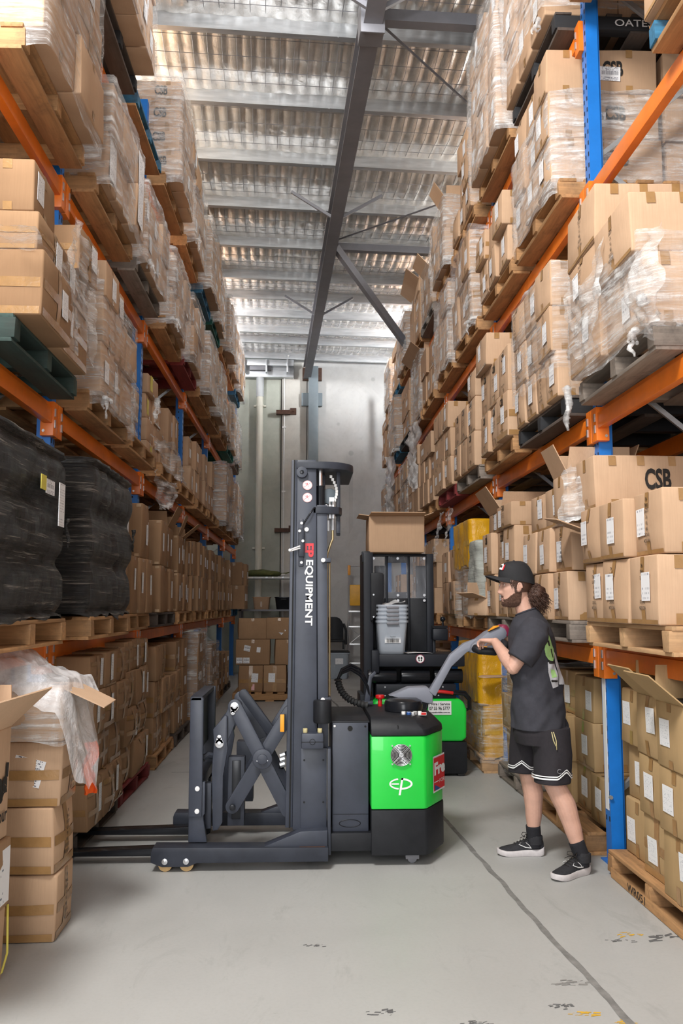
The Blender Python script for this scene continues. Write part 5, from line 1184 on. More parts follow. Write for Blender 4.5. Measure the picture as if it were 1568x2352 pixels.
def beard():
    m = MB(); nu, nv = 90, 44; ok = {}; vs = []
    for j in range(nv + 1):
        for i in range(nu + 1):
            th = R(-104) + R(208) * i / nu; c = -.1255 + .120 * j / nv; p = head_pt(th, c, .0016 + .0016 * (nz((i * .9, j * .9, 0), 1.0)) + .002 * (c < -.09)); vs.append(p)
            d = abs(math.degrees(th)); bb = (p - HC).dot(HL)
            topc = -.054 if d < 22 else (-.074 if d < 42 else -.074 + (d - 42) / 58 * .055)
            ok[(i, j)] = c < topc + .003 * nz((i * .3, j, 5), 1) and not (abs(bb) < .020 and -.0885 < c < -.0655)
    fs = [(j * (nu + 1) + i, j * (nu + 1) + i + 1, (j + 1) * (nu + 1) + i + 1, (j + 1) * (nu + 1) + i) for j in range(nv) for i in range(nu) if ok[(i, j)] and ok[(i + 1, j + 1)] and ok[(i + 1, j)] and ok[(i, j + 1)]]
    m.add(vs, fs)
    rs = random.Random(4)
    for k in range(1500):
        i, j = rs.randrange(nu), rs.randrange(nv)
        if ok[(i, j)]:
            p = vs[j * (nu + 1) + i]; d = (p - (HC + HU * -.04)).normalized(); e = p + d * .0022 + V((rs.uniform(-.002, .002), rs.uniform(-.002, .002), -.0035)); m.tube([p, e], [.0009, .0003], 3, caps=False)
    return m
b_ = beard().build('beard', 'beard', PN, 0, 3, fix=False)
m = MB(); m.tube([HC + HF * .083 + HL * (-.020) + HU * -.075, HC + HF * .0905 + HU * -.071, HC + HF * .083 + HL * .020 + HU * -.075], [.002, .0042, .002], 8); m.tube([HC + HF * .083 + HL * (-.018) + HU * -.079, HC + HF * .0895 + HU * -.082, HC + HF * .083 + HL * .018 + HU * -.079], [.002, .0045, .002], 8); m.build('lips', 'lip', PN, 0, 2)
# hair: a mass of brown curls at the nape plus strands by the ear
m = MB(); rs = random.Random(8)
b0_ = len(m.v); m.ball((1.385, 5.22, 1.565), (.062, .075, .070), 18)
for i in range(b0_, len(m.v)): p = m.v[i]; d = (p - V((1.385, 5.22, 1.565))); m.v[i] = V((1.385, 5.22, 1.565)) + d * (1 + .22 * nz(p, 26))
m.ring([[head_pt(t, c, .006) for t in [R(78) + R(204) * i / 30 for i in range(31)]] for c in (-.040, -.02, 0, .03, .06)], False, False)
for k in range(620):
    a = rs.uniform(0, 2 * math.pi); u = rs.uniform(-.9, .8); rr0 = math.sqrt(1 - u * u)
    st = V((1.375 + .060 * rr0 * math.cos(a), 5.22 + .078 * rr0 * math.sin(a), 1.575 + .065 * u)); ln = rs.uniform(.05, .10); w_ = rs.uniform(.004, .008); ph = rs.uniform(0, 6)
    dr = V((rs.uniform(.1, .75), rs.uniform(-.35, .35), -1)).normalized()
    m.tube([st + dr * ln * t + V((w_ * math.cos(ph + t * 11), w_ * math.sin(ph + t * 11), 0)) * min(1, t * 3 + .3) for t in [q / 12 for q in range(13)]], [.0020 * (1 - .6 * q / 12) for q in range(13)], 4, caps=False)
for s in (-1, 1):
    for k in range(36):
        st = head_pt(s * R(rs.uniform(62, 100)), rs.uniform(.018, .04), .004); w_ = .003; ph = rs.uniform(0, 6)
        m.tube([st + V((.012 * t, 0, -.038 * t)) + V((w_ * math.cos(ph + t * 7), -s * .002, w_ * .5 * math.sin(ph + t * 7))) for t in [q / 7 for q in range(8)]], [.0022 * (1 - .6 * q / 7) for q in range(8)], 4, caps=False)
m.build('hair', 'hair', PN, 0, 3, fix=False)
# cap
def cap_pt(th, t):
    """t 0 rim .. 1 crown"""
    rim = .046 * (1 + math.cos(th)) / 2 + -.004 * (1 - math.cos(th)) / 2 + .006; c = rim + (.150 - rim) * math.sin(t * math.pi / 2)
    q = max(.03, math.cos(t * math.pi / 2)) ** .62; a = math.cos(th) * (.104 if math.cos(th) > 0 else .112) * q; b = math.sin(th) * .087 * q
    return HC + HF * (a - .004 * (1 - t)) + HL * b + HU * (c + .002 * nz((a * 9, b * 9, c * 9), 2))
m = MB(); m.ring([[cap_pt(2 * math.pi * i / 56, k / 16) for i in range(56)] for k in range(17)], True, False); cp = m.build('cap', 'cap_cloth', PN, 0, 2, fix=True)
m = MB(); m.ball(HC + HU * .151, (.008, .008, .004), 6); m.build('cap_button', 'cap_cloth', cp, 0, 2)
def brim(u, v, o):
    th = R(-62 + 124 * u); p = cap_pt(th, .03); ed = 1 - (2 * u - 1) ** 2
    return p + HF * (.078 * v * (ed ** .55)) + HU * (.012 * v * ed - .026 * (2 * u - 1) ** 2 * v + .010 * v * ed * (1 - v) * 2 + o)
m = MB(); m.grid(lambda u, v: brim(u, v, .002), 24, 10); m.grid(lambda u, v: brim(u, v, -.002), 24, 10); m.tube([brim(k / 24, 1, 0) for k in range(25)], .0028, 6); m.build('cap_brim', 'cap_cloth', cp, 0, 2, fix=False)
def patch(pts, o, name, mt):
    m = MB(); m.add([cap_pt(R(a), t) + (cap_pt(R(a), t) - HC).normalized() * o for a, t in pts], [tuple(range(len(pts)))]); return m.build(name, mt, cp, 0, None, fix=False)
patch([(8, .34), (30, .30), (34, .50), (24, .62), (8, .58)], .005, 'cap_badge', 'white_paint'); patch([(30, .29), (37, .30), (40, .56), (34, .52)], .0055, 'cap_badge_edge', 'red_paint'); patch([(13, .42), (24, .40), (26, .50), (15, .53)], .0062, 'cap_badge_mark', 'ink_black')
# t-shirt
FW = V((-.94, .34, 0)); LF = V((-.34, -.94, 0))
TS = [(.785, 1.388, 5.21, .166, .212), (.86, 1.387, 5.21, .160, .206), (.97, 1.384, 5.212, .150, .20), (1.10, 1.374, 5.215, .142, .196), (1.22, 1.364, 5.22, .140, .200), (1.32, 1.355, 5.22, .134, .208), (1.38, 1.350, 5.22, .118, .205), (1.42, 1.345, 5.22, .098, .165), (1.45, 1.335, 5.22, .074, .100), (1.462, 1.328, 5.22, .064, .074)]
def tee_pt(phi, z, o=0):
    z = max(TS[0][0], min(TS[-1][0], z)); drop = max(0, z - 1.43) * .75 * math.cos(phi)
    for a, b in zip(TS, TS[1:]):
        if z <= b[0]: t = (z - a[0]) / (b[0] - a[0]); x, y, hd_, hw = [a[i] + (b[i] - a[i]) * t for i in (1, 2, 3, 4)]; break
    d = FW * math.cos(phi) + LF * math.sin(phi); p = V((x, y, z)) + FW * (math.cos(phi) * hd_) + LF * (math.sin(phi) * hw)
    fold = .016 * nz((p.x * 1.0 + z * .9, p.y * 1.2, z * .55), 9) + .010 * nz((p.x - z * .8, p.y, z * .3), 17)
    fold *= min(1, max(.25, (1.4 - z) * 3)); return p - V((0, 0, drop)) + d * (o + fold + .006 * math.sin(phi * 5 + 1) * max(0, (1.0 - z)) * 2)
def rmesh(o, vox, it=3):
    md = o.modifiers.new('r', 'REMESH'); md.mode = 'VOXEL'; md.voxel_size = vox; md.use_smooth_shade = True
    md = o.modifiers.new('s', 'SMOOTH'); md.factor = .5; md.iterations = it; return o
m = MB(); m.ring([[tee_pt(2 * math.pi * i / 90, z) for i in range(90)] for z in [.785 + (1.462 - .785) * k / 60 for k in range(61)]])
def sleeve(pts, rs):
    P_ = [];
    for k in range(len(pts) - 1):
        for s in range(6): P_.append((V(pts[k]).lerp(V(pts[k + 1]), s / 6), rs[k] + (rs[k + 1] - rs[k]) * s / 6))
    P_.append((V(pts[-1]), rs[-1])); b = len(m.v); m.tube([p for p, _ in P_], [r for _, r in P_], 30)
    for i in range(b, len(m.v)): p = m.v[i]; m.v[i] = p + V((nz(p, 14), nz(p + V((5, 0, 0)), 14), 0)) * .011
sleeve([(1.352, 5.095, 1.385), (1.318, 5.050, 1.33), (1.275, 5.035, 1.25), (1.236, 5.035, 1.188)], [.075, .090, .086, .079])
sleeve([(1.352, 5.345, 1.385), (1.37, 5.40, 1.33), (1.40, 5.44, 1.27), (1.41, 5.47, 1.22)], [.075, .088, .084, .078])
tee = rmesh(m.build('t_shirt', 'tee_cloth', PN, 0, 3), .0055)
m = MB(); m.tube([tee_pt(2 * math.pi * i / 40, 1.461, -.002) + V((0, 0, .004)) for i in range(41)], .006, 8); m.build('collar', 'tee_cloth', tee, 0, 3)
def inside(p, poly):
    c = False; n = len(poly)
    for i in range(n):
        (x1, y1), (x2, y2) = poly[i], poly[i - 1]
        if (y1 > p[1]) != (y2 > p[1]) and p[0] < (x2 - x1) * (p[1] - y1) / (y2 - y1) + x1: c = not c
    return c
def print_patch(poly, o, mt, name='back_print'):
    m = MB(); a0, a1 = min(p[0] for p in poly), max(p[0] for p in poly); z0, z1 = min(p[1] for p in poly), max(p[1] for p in poly); st = .4; sz = .0018
    i = a0
    while i < a1:
        z = z0
        while z < z1:
            if inside((i + st / 2, z + sz / 2), poly): m.add([tee_pt(R(a), b, o) for a, b in ((i, z), (i + st, z), (i + st, z + sz), (i, z + sz))], [(0, 1, 2, 3)])
            z += sz
        i += st
    if m.v: m.build(name, mt, tee, 0, 3, fix=False)['kind'] = 'stuff'
print_patch([(132, 1.425), (138, 1.40), (142, 1.36), (147, 1.32), (150, 1.28), (155, 1.25), (152, 1.20), (143, 1.175), (133, 1.19), (126, 1.215), (125, 1.25), (130, 1.285), (131, 1.33), (130, 1.38)], .0055, 'print_green')
print_patch([(130, 1.175), (150, 1.17), (153, 1.11), (151, 1.035), (136, 1.025), (131, 1.07), (128, 1.12)], .0055, 'print_grey'); print_patch([(153, 1.24), (164, 1.20), (172, 1.12), (172, 1.04), (153, 1.045), (156, 1.13)], .0055, 'print_grey')
print_patch([(134, 1.135), (146, 1.13), (148, 1.09), (136, 1.085)], .0065, 'print_green'); print_patch([(136, 1.30), (141, 1.30), (142, 1.265), (137, 1.27)], .0068, 'ink_black'); print_patch([(133, 1.075), (149, 1.07), (149, 1.06), (133, 1.062)], .0068, 'ink_black'); print_patch([(131, 1.185), (146, 1.18), (150, 1.165), (133, 1.165)], .0068, 'ink_black'); print_patch([(143, 1.25), (147, 1.25), (148, 1.20), (145, 1.20)], .0068, 'ink_black')
# shorts
m = MB(); m.ring([ring_e((1.39, 5.21, z), FW * a, LF * b, 40) for z, a, b in ((.93, .12, .17), (.84, .145, .195), (.76, .155, .205), (.70, .14, .20))])
SH = (((1.42, 5.115, .80), (1.43, 5.085, .65), (1.412, 5.055, .497)), ((1.365, 5.315, .80), (1.352, 5.34, .65), (1.346, 5.365, .500)))
for a, b, c in SH:
    bb = len(m.v); m.ring([ring_e(V(a).lerp(V(b), k / 6) if k <= 6 else V(b).lerp(V(c), (k - 6) / 8), V((.118 - .001 * k, 0, 0)), V((0, .108 - .0006 * k, 0)), 40) for k in range(15)])
    for i in range(bb, len(m.v)): p = m.v[i]; m.v[i] = p + V((nz((p.x, p.y, p.z * .4), 13), nz((p.y, p.x, p.z * .4), 13), 0)) * .010
sh = rmesh(m.build('shorts', 'shorts_cloth', PN, 0, 3), .006)
for (a, b, c), nt_ in zip(SH, (R(-62), R(-120))):
    for z0, w_, mt in ((.030, .008, 'white_paint'), (.044, .006, 'white_paint')):
        m = MB(); rg = []
        for dz in (0, w_):
            rr = []
            for k in range(61):
                t = 2 * math.pi * k / 60; dd = abs((t - nt_ + math.pi) % (2 * math.pi) - math.pi); v_ = .038 * max(0, 1 - dd / .45)
                f_ = (z0 + dz + v_) / .153; q_ = V(c).lerp(V(b), min(1, f_)); rr.append(q_ + V((math.cos(t) * (.1085 + .006), math.sin(t) * (.1035 + .006), 0)))
            rg.append(rr)
        m.ring(rg, False, False); m.build('hem_stripe', mt, sh, 0, 3, fix=False)
m = MB(); m.tube([(1.405, 5.005, .785), (1.410, 4.990, .74), (1.420, 4.978, .71)], .0028, 6); m.tube([(1.415, 5.005, .785), (1.425, 4.988, .74), (1.424, 4.978, .69)], .0028, 6); m.build('drawstring', 'cord_cream', sh, 0, 2)
m = MB(); m.tube([(1.43 + .012 * math.cos(t), 4.954 + .0 * t, .575 + .011 * math.sin(t)) for t in [R(40) + R(280) * k / 12 for k in range(13)]], .0022, 5); m.build('small_mark', 'steel_grey', sh, 0, 2)
# socks and shoes
for an, kn, heel, d in ((AN, KN, V((1.60, 5.055, 0)), V((-.235, -.155, 0))), (AF, KF, V((1.452, 5.405, 0)), V((-.28, .01, 0)))):
    m = MB(); top = an.lerp(kn, .20); limb(m, [an + V((0, 0, -.055)), an, top], [.042, .0435, .0435]); m.build('sock', 'sock_cloth', PN, 0, 3)
    ln = .285; d = d.normalized(); s = V((-d.y, d.x, 0)); near_s = s if s.y < 0 else -s
    def P(t, w_, z): return heel + d * (t * ln) + s * w_ + V((0, 0, z))
    prof = [(0.0, .012), (.03, .030), (.10, .036), (.25, .036), (.40, .034), (.55, .039), (.70, .047), (.82, .046), (.92, .036), (.98, .018), (1.0, .006)]
    m = MB(); rg = []
    for t, w_ in prof:
        lift = .013 * max(0, (t - .72) / .28) ** 2 + .010 * max(0, (.10 - t) / .10); th = .044 - .014 * t; w2 = w_ + .005
        rg.append([P(t, w2 * .92, lift), P(t, w2, lift + .010), P(t, w2 * 1.03, lift + th * .7), P(t, w2 * .96, lift + th), P(t, -w2 * .96, lift + th), P(t, -w2 * 1.03, lift + th * .7), P(t, -w2, lift + .010), P(t, -w2 * .92, lift)])
    m.ring(rg); shoe = m.build('shoe', 'shoe_sole', PN, .003)
    m = MB(); rg = []
    for t, w_, ht in ((.015, .020, .085), (.05, .032, .100), (.12, .037, .108), (.22, .037, .100), (.32, .036, .098), (.42, .036, .092), (.54, .040, .078), (.66, .045, .064), (.78, .045, .056), (.88, .039, .049), (.95, .026, .042), (.985, .010, .036)):
        lift = .008 * max(0, (t - .72) / .28) ** 2; z0 = .030 - .008 * t + lift; rg.append([P(t, w_ * math.cos(a), z0 + (ht - z0) * max(0, math.sin(a)) ** .8) if math.sin(a) > 0 else P(t, w_ * math.cos(a), z0) for a in [2 * math.pi * k / 28 for k in range(28)]])
    m.ring(rg); up_ = m.build('shoe_upper', 'shoe_cloth', shoe, 0, 1.2)
    m = MB(); limb(m, [an + V((.004, 0, -.030)), an + V((.004, 0, .008)), an + V((.006, 0, .022))], [.046, .0475, .0455]); m.build('shoe_collar', 'shoe_cloth', shoe, 0, 1)
    for s_ in (1, -1):
        q = []
        for t, z in ((.14, .052), (.30, .046), (.44, .058), (.58, .076), (.44, .066), (.32, .060), (.24, .066), (.34, .088), (.22, .068), (.22, .056)): q.append(P(t, s_ * (.041 if t > .5 else .0405), z))
        m = MB(); m.tube([P(t, s_ * w_, z) for t, z, w_ in ((.12, .066, .037), (.28, .050, .0385), (.42, .055, .039), (.56, .072, .036), (.50, .082, .030))], [.0012, .0030, .0028, .0018, .0008], 6); m.tube([P(.30, s_ * .0385, .050), P(.34, s_ * .038, .066), P(.41, s_ * .033, .083)], [.0022, .0018, .0008], 6); m.build('curved_stripe', 'white_paint', up_, 0, 2)
    m = MB()
    for k in range(5): t = .36 + .065 * k; z = .099 - .125 * (t - .36) ** 1.0 * .9; m.tube([P(t, -.022, z - .006), P(t + .01, 0, z + .005), P(t, .022, z - .006)], .0025, 5)
    for s_ in (-1, 1): m.tube([P(.36, 0, .107), P(.37, s_ * .02, .128), P(.42, s_ * .032, .126), P(.45, s_ * .03, .112), P(.40, 0, .106)], .0022, 5); m.tube([P(.36, 0, .107), P(.42, s_ * .03, .10), P(.47, s_ * .044, .088)], .0018, 5)
    m.build('laces', 'ink_black', shoe, 0, 2, fix=False)
# ---------------------------------------------------------------- black film loads on the first shelf
for i, (y0, y1, z1, x1, lb, sd_) in enumerate(((3.55, 4.68, 2.29, -1.28, 'black film wrapped load with yellow and white stickers, above the floor stack', 21), (5.17, 6.40, 2.38, -1.27, 'black film wrapped load in three bulging tiers, beside the tall brown cartons', 33))):
    t = thing('wrapped_load', lb, 'wrapped load', (x1, y0, DECK[-1][1] + .137), 0, 'black wrapped loads')
    m = wrap_shell(x1 - 1.10, x1, y0, y1, DECK[-1][1] + .137, z1, sd_, .020, nper=150, nz_=60, rr=.08, tier=(3, .045), close=True); m.build('black_film', 'film_black', t, 0, 3, fix=False)
    m = MB(); tail(m, (x1 + .02, y1 - .02, z1 - .33), .16, sd_, .012); m.build('film_tail', 'film_black', t, 0, 2)
    if i == 0:
        m = MB(); m.box(x1 + .034, x1 + .038, 4.12, 4.20, 2.05, 2.12); m.build('yellow_sticker', 'label_yellow', t)
        m = MB(); m.box(x1 + .034, x1 + .0375, 4.20, 4.34, 2.04, 2.11); m.build('white_sticker', 'paper_barcode', t)
        m = MB(); m.box(x1 + .036, x1 + .040, 4.42, 4.52, 1.90, 2.12); m.build('white_sticker', 'paper_print', t)
    pallet((x1 + .02 - PAL / 2, (y0 + y1) / 2, DECK[-1][1]), 'natural', '%s timber pallet under the %s black wrapped load' % (('pale brown', 'stained brown')[i], ('stickered', 'three-tier')[i]))
# ---------------------------------------------------------------- floor stack at the mouth of the aisle
def solo(dim, pos, style, mat, label, sd=-1, rz=0, group=None, **k): return build_carton(dict(sd=sd, dim=dim, pos=pos, style=style, mat=mat, seed=k.pop('seed', 3), rz=rz, **k), label, group)
for k, (z, dx, rz, lb) in enumerate(((0, 0, .03, 'bottom carton of the taped column standing on the floor by the black film loads'), (.295, -.01, -.02, 'second carton up in the taped floor column, its lower edge crushed'), (.59, .005, .02, 'tape-banded carton with tilted barcode label, third up in the floor column'))):
    o = solo((.46, .30, .29), (-1.345 + dx, 4.275, z), 'belt', 'cardboard', lb, rz=rz, group='floor column of taped cartons', seed=k + 11, prn='item', amt=.014)
    if k == 2: l_ = link('label', label_mesh(-1, 'E', 'barcode'), o, (.08, -.158, .16), (0, .25, 0)); l_.scale = (1.0, 1, 1.2)
o = solo((.50, .36, .24), (-1.36, 4.27, .885), 'plain', 'cardboard', 'glossy film wrapped open carton under the crumpled white plastic bag', rz=.05, seed=5, amt=.02)
flap(o, (.25, 0, .235), (0, 1, 0), .34, .2, -.45, (1, 0, 0))
m = wrap_shell(-1.625, -1.095, 4.085, 4.455, .885, 1.10, 4, .01, nper=60, nz_=10, rr=.04); tag(m.build('stretch_wrap', 'film_clear', None, 0, 3, fix=False), 'shiny clear wrap around the carton below the white plastic bag', 'plastic wrap')
m = MB(); NU, NV = 60, 44
def bag(u, v):
    x = -1.80 + .80 * u + .05 * math.sin(5 * v); y = 3.98 + .62 * v + .05 * math.sin(4 * u)
    ridge = .20 * g_(u - .38, .30) * g_(v - .5, .55); z = 1.145 + ridge
    if x > -1.10: z -= (x + 1.10) * 3.2 * (.6 + .4 * math.sin(3 * v + .5))
    if y < 4.09: z -= (4.09 - y) * 1.0
    return V((x, y, z)) + V((nz((u * 6, v * 6, 1), 1), nz((u * 6, v * 6, 5), 1), nz((u * 6, v * 6, 9), 1))) * .028 + V((0, 0, .02 * nz((u * 18, v * 14, 2), 1)))
m.grid(bag, NU, NV); tag(m.build('plastic_bag', 'film_bag', None, 0, 3, fix=False), 'crumpled translucent white plastic bag draped over the wrapped carton', 'plastic bag')
m = MB(); m.grid(lambda u, v: V((-1.13 + .05 * u + .015 * nz((u * 3, v * 5, 0), 1.5), 4.62 + .06 * u, .80 - .26 * v)) + V((.012 * math.sin(v * 9), .02 * math.sin(u * 8 + v * 3), 0)), 10, 16); tag(m.build('orange_cloth', 'orange_cloth', None, 0, 3, fix=False), 'strip of bright orange cloth hanging between the floor cartons', 'cloth')
solo((.45, .58, .29), (-1.44, 3.46, 0), 'plain', 'cardboard', 'bottom carton with a pasted paper form and yellow strap, at the aisle mouth', lab='form', seed=7)
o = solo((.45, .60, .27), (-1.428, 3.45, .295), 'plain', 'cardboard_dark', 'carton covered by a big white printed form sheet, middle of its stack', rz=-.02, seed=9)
m = MB(); m.box(.2255, .2275, -.28, .285, .02, .235); link('form_sheet', m.mesh('form_sheet', 'paper_form'), o)
m = MB(); m.tube([(-1.205, 3.755, .29), (-1.200, 3.757, .10), (-1.215, 3.745, .03), (-1.25, 3.72, .004)], .005, 6); tag(m.build('packing_strap', 'label_yellow', None, 0, 2), 'yellow packing strap around the bottom form-pasted carton', 'strap')
o = solo((.46, .60, .44), (-1.445, 3.43, .568), 'plain', 'cardboard', 'open carton printed with a large black clothing emblem, top of its stack', open=True, rz=-.03, seed=2, fa=.75, fe=.7, amt=.01)
m = MB(); text(m, 'as', (.237, .20, .20), (0, 1, 0), (0, 0, 1), .11, .10, 0, .06); m.tube([(.237, .245, .245), (.237, .25, .30)], .006, 6); text(m, 'colour', (.237, .18, .10), (0, 1, 0), (0, 0, 1), .17, .055, 0, .02); link('printed_mark', m.mesh('printed_mark', 'ink_black', fix=False), o)
# ---------------------------------------------------------------- big carton with stencilled letters and torn carton on the first shelf beside the man
o = solo((.62, .32, .31), (1.985, 5.10, 2.062), 'csb', 'cardboard', 'big carton with large black CSB letters, top of the first-shelf load beside the man', sd=1, seed=4, csbE=.125, amt=.008)
o = solo((.40, .30, .27), (1.83, 5.47, 2.055), 'csb', 'cardboard', 'torn open carton trailing clear film, behind the large CSB carton', sd=1, seed=6, open=True, amt=.02)
m = MB(); M = Matrix.Translation((1.60, 5.22, 1.985)) @ Matrix.Rotation(.35, 4, 'Y') @ Matrix.Rotation(.12, 4, 'X'); m.box(-.12, .12, -.17, .17, -.003, .003, 0, M); m.box(-.115, .02, -.14, .12, .0032, .005, 1, M); tag(m.build('torn_flap', ['cardboard', 'paper_hand']), 'torn carton flap with a handwritten label hanging from the first-shelf load', 'cardboard')
drape('plastic_film', 'clear film spilling from the torn carton over the labelled flap', [(1.64, 5.36, 2.36), (1.70, 5.16, 2.37), (1.70, 5.05, 2.05), (1.55, 5.30, 1.97)], 3, .03, 0, 'film_heavy')
# ---------------------------------------------------------------- yellow and grey wrapped bales
def bale(x0, x1, y0, y1, z0, z1, sd_, mat, label, amp=.012, rr=.05, grp=None, parts=True):
    t = thing('wrapped_bale', label, 'bale', (x0, y0, z0), 0, grp); m = wrap_shell(x0, x1, y0, y1, z0, z1, sd_, amp, nper=110, nz_=24, rr=rr, close=True); m.build('film_skin', mat, t, 0, 2, fix=False)
    if parts:
        m = MB()
        for z in (z0 + (z1 - z0) * .45,): m.ring(wrap_rings(x0 - .008, x1 + .008, y0 - .008, y1 + .008, z, z + .05), True, False)
        m.build('tape_band', 'tape_yellow', t, fix=False)
    return t
def wrap_rings(x0, x1, y0, y1, z0, z1): return [[V((x0, y0, z)), V((x1, y0, z)), V((x1, y1, z)), V((x0, y1, z))] for z in (z0, z1)]
pallet((1.60 + PAL / 2, 8.56, 0), 'pale', 'pale timber pallet under the yellow wrapped bales behind the man')
bale(1.64, 2.70, 8.0, 9.1, .137, .585, 41, 'film_yellow', 'yellow film wrapped bale, lower of two on the floor pallet', grp='yellow bales')
bale(1.60, 2.68, 8.02, 9.12, .60, 1.135, 42, 'film_yellow', 'yellow film wrapped bale, upper of two on the floor pallet', grp='yellow bales')
m = wrap_shell(1.60, 2.74, 7.97, 9.13, .09, .60, 43, .02, nper=70, nz_=10); tag(m.build('stretch_wrap', 'film_clear', None, 0, 3, fix=False), 'clear wrap stretched around the lower yellow bale and its pallet', 'plastic wrap')
m = MB(); m.box(1.633, 1.637, 8.14, 8.24, .30, .46); tag(m.build('paper_label', 'paper_print'), 'white printed paper label stuck on the lower yellow bale', 'label')
pallet((1.66 + PAL / 2, 8.62, DECK[1][1]), 'natural', 'brown timber pallet under the grey wrapped bale on the first shelf')
load(S, 1, 3, None, [(.46, 2, .35, 1)], 'plain'); CART_EXTRA = [c for c in CART if c['i'] == 3 and c['lv'] == 1 and c['sd'] == 1 and 'score' not in c]
k = 0
for c in CART_EXTRA:
    if c.get('back'): continue
    build_carton(c, 'film wrapped brown carton under the yellow bale on the first shelf, %s along' % ORD[k], None); k += 1
m = wrap_shell(1.61, 2.2, 8.50, 9.30, 1.38, 1.90, 51, .02); tag(m.build('stretch_wrap', 'film_clear', None, 0, 3, fix=False), 'clear wrap around the cartons under the first-shelf yellow bale', 'plastic wrap')
bale(1.60, 2.65, 8.40, 9.33, 1.885, 2.34, 44, 'film_yellow', 'yellow film wrapped bale on the first shelf above wrapped cartons', grp='yellow bales')
bale(1.60, 2.25, 7.98, 8.44, 1.408, 2.10, 45, 'film_greyish', 'lumpy grey plastic wrapped bale on the first shelf behind the man', .035, .14, None, False)
o = solo((.30, .26, .16), (1.68, 7.92, 1.41), 'plain', 'cardboard', 'crushed open carton wedged in front of the grey wrapped bale', sd=1, seed=8, open=True, amt=.03, rz=.5, fa=.3)
o = solo((.24, .13, .012), (1.69, 7.86, .86), 'none', 'cardboard', 'torn flat piece of brown cardboard sticking out by the rack post', sd=1, seed=8, rz=.25)
for p0, p1, lb, sd_ in (((1.66, 10.5, 2.62), (1.60, 10.8, 2.06), 'clear film strip hanging by the wooden red pallet of the second shelf', 61), ((1.68, 9.9, 2.62), (1.62, 10.0, 2.2), 'clear film strip hanging from the second shelf beam above the yellow bale', 62)):
    a, b = V(p0), V(p1); drape('plastic_film', lb, [a, a + V((.02, .16, .02)), b + V((.03, .26, 0)), b], sd_, .05, 0, 'film_heavy', nu=14, nv=18)
# ---------------------------------------------------------------- things on the order picker
solo((.53, .42, .35), (.868, 8.42, 2.001), 'none', 'cardboard', 'open brown carton standing on top of the order picker mast', sd=-1, seed=3, open=True, fe=.10, fa=.35, fs=.15, amt=.004)
def tote_mesh(mat, w_=.145, d_=.20, h_=.30):
    m = MB(); rg = []
    for z, s in ((.0, .80), (.012, .83), (h_ - .02, .985), (h_ - .018, 1.06), (h_, 1.06), (h_, 1.0), (.02, .80)): rg.append(ring_e((0, 0, z), (w_ * s, 0, 0), (0, d_ * s, 0), 36, 6))
    m.ring(rg); return m.mesh('tote', mat, 0, .8)
TM = tote_mesh('tote_clear'); m = MB(); m.box(-.055, .055, -.222, -.200, .262, .284); TH_ = m.mesh('handle', 'steel_grey', .006)
for k in range(5):
    t = thing('tote', '%s of five clear plastic totes nested on the order picker tray' % ('lowest', 'second lowest', 'middle', 'second highest', 'topmost')[k], 'tote', (.795, 8.13, 1.066 + .036 * k), 0, 'nested clear totes'); link('tub', TM, t); link('handle', TH_, t)
    if k == 0:
        m = MB(); m.box(-.07, .075, -.187, -.184, .085, .245); link('label', m.mesh('label', 'white_paint'), t).rotation_euler = (R(-4), 0, 0)
        m = MB(); text(m, 'Tote-0114', (.0, -.193, .155), (1, 0, 0), (0, 0, 1), .05, .012)
        rs = random.Random(2); x = -.055
        while x < .057: w_ = rs.choice((.0012, .002, .0035)); m.add([(x, -.192, .105), (x + w_, -.192, .105), (x + w_, -.192, .140), (x, -.192, .140)], [(0, 1, 2, 3)]); x += w_ + rs.choice((.0015, .002, .003))
        link('barcode', m.mesh('barcode', 'ink_black', fix=False), t)
drape('plastic_film', 'crumpled clear film lying in the topmost nested tote', [(.68, 8.0, 1.51), (.92, 8.0, 1.52), (.91, 8.25, 1.53), (.68, 8.25, 1.52)], 8, .03, .0, 'film_bunch', nu=12, nv=12)
m = MB(); m.grid(lambda u, v: V((.94 + .23 * u - .05 * v, 7.98 + .2 * v, 1.069 + .004 * math.sin(3 * u))), 6, 4); tag(m.build('paper_sheets', 'paper_small', None, fix=False), 'white paper sheets lying on the order picker tray beside the totes', 'paper')
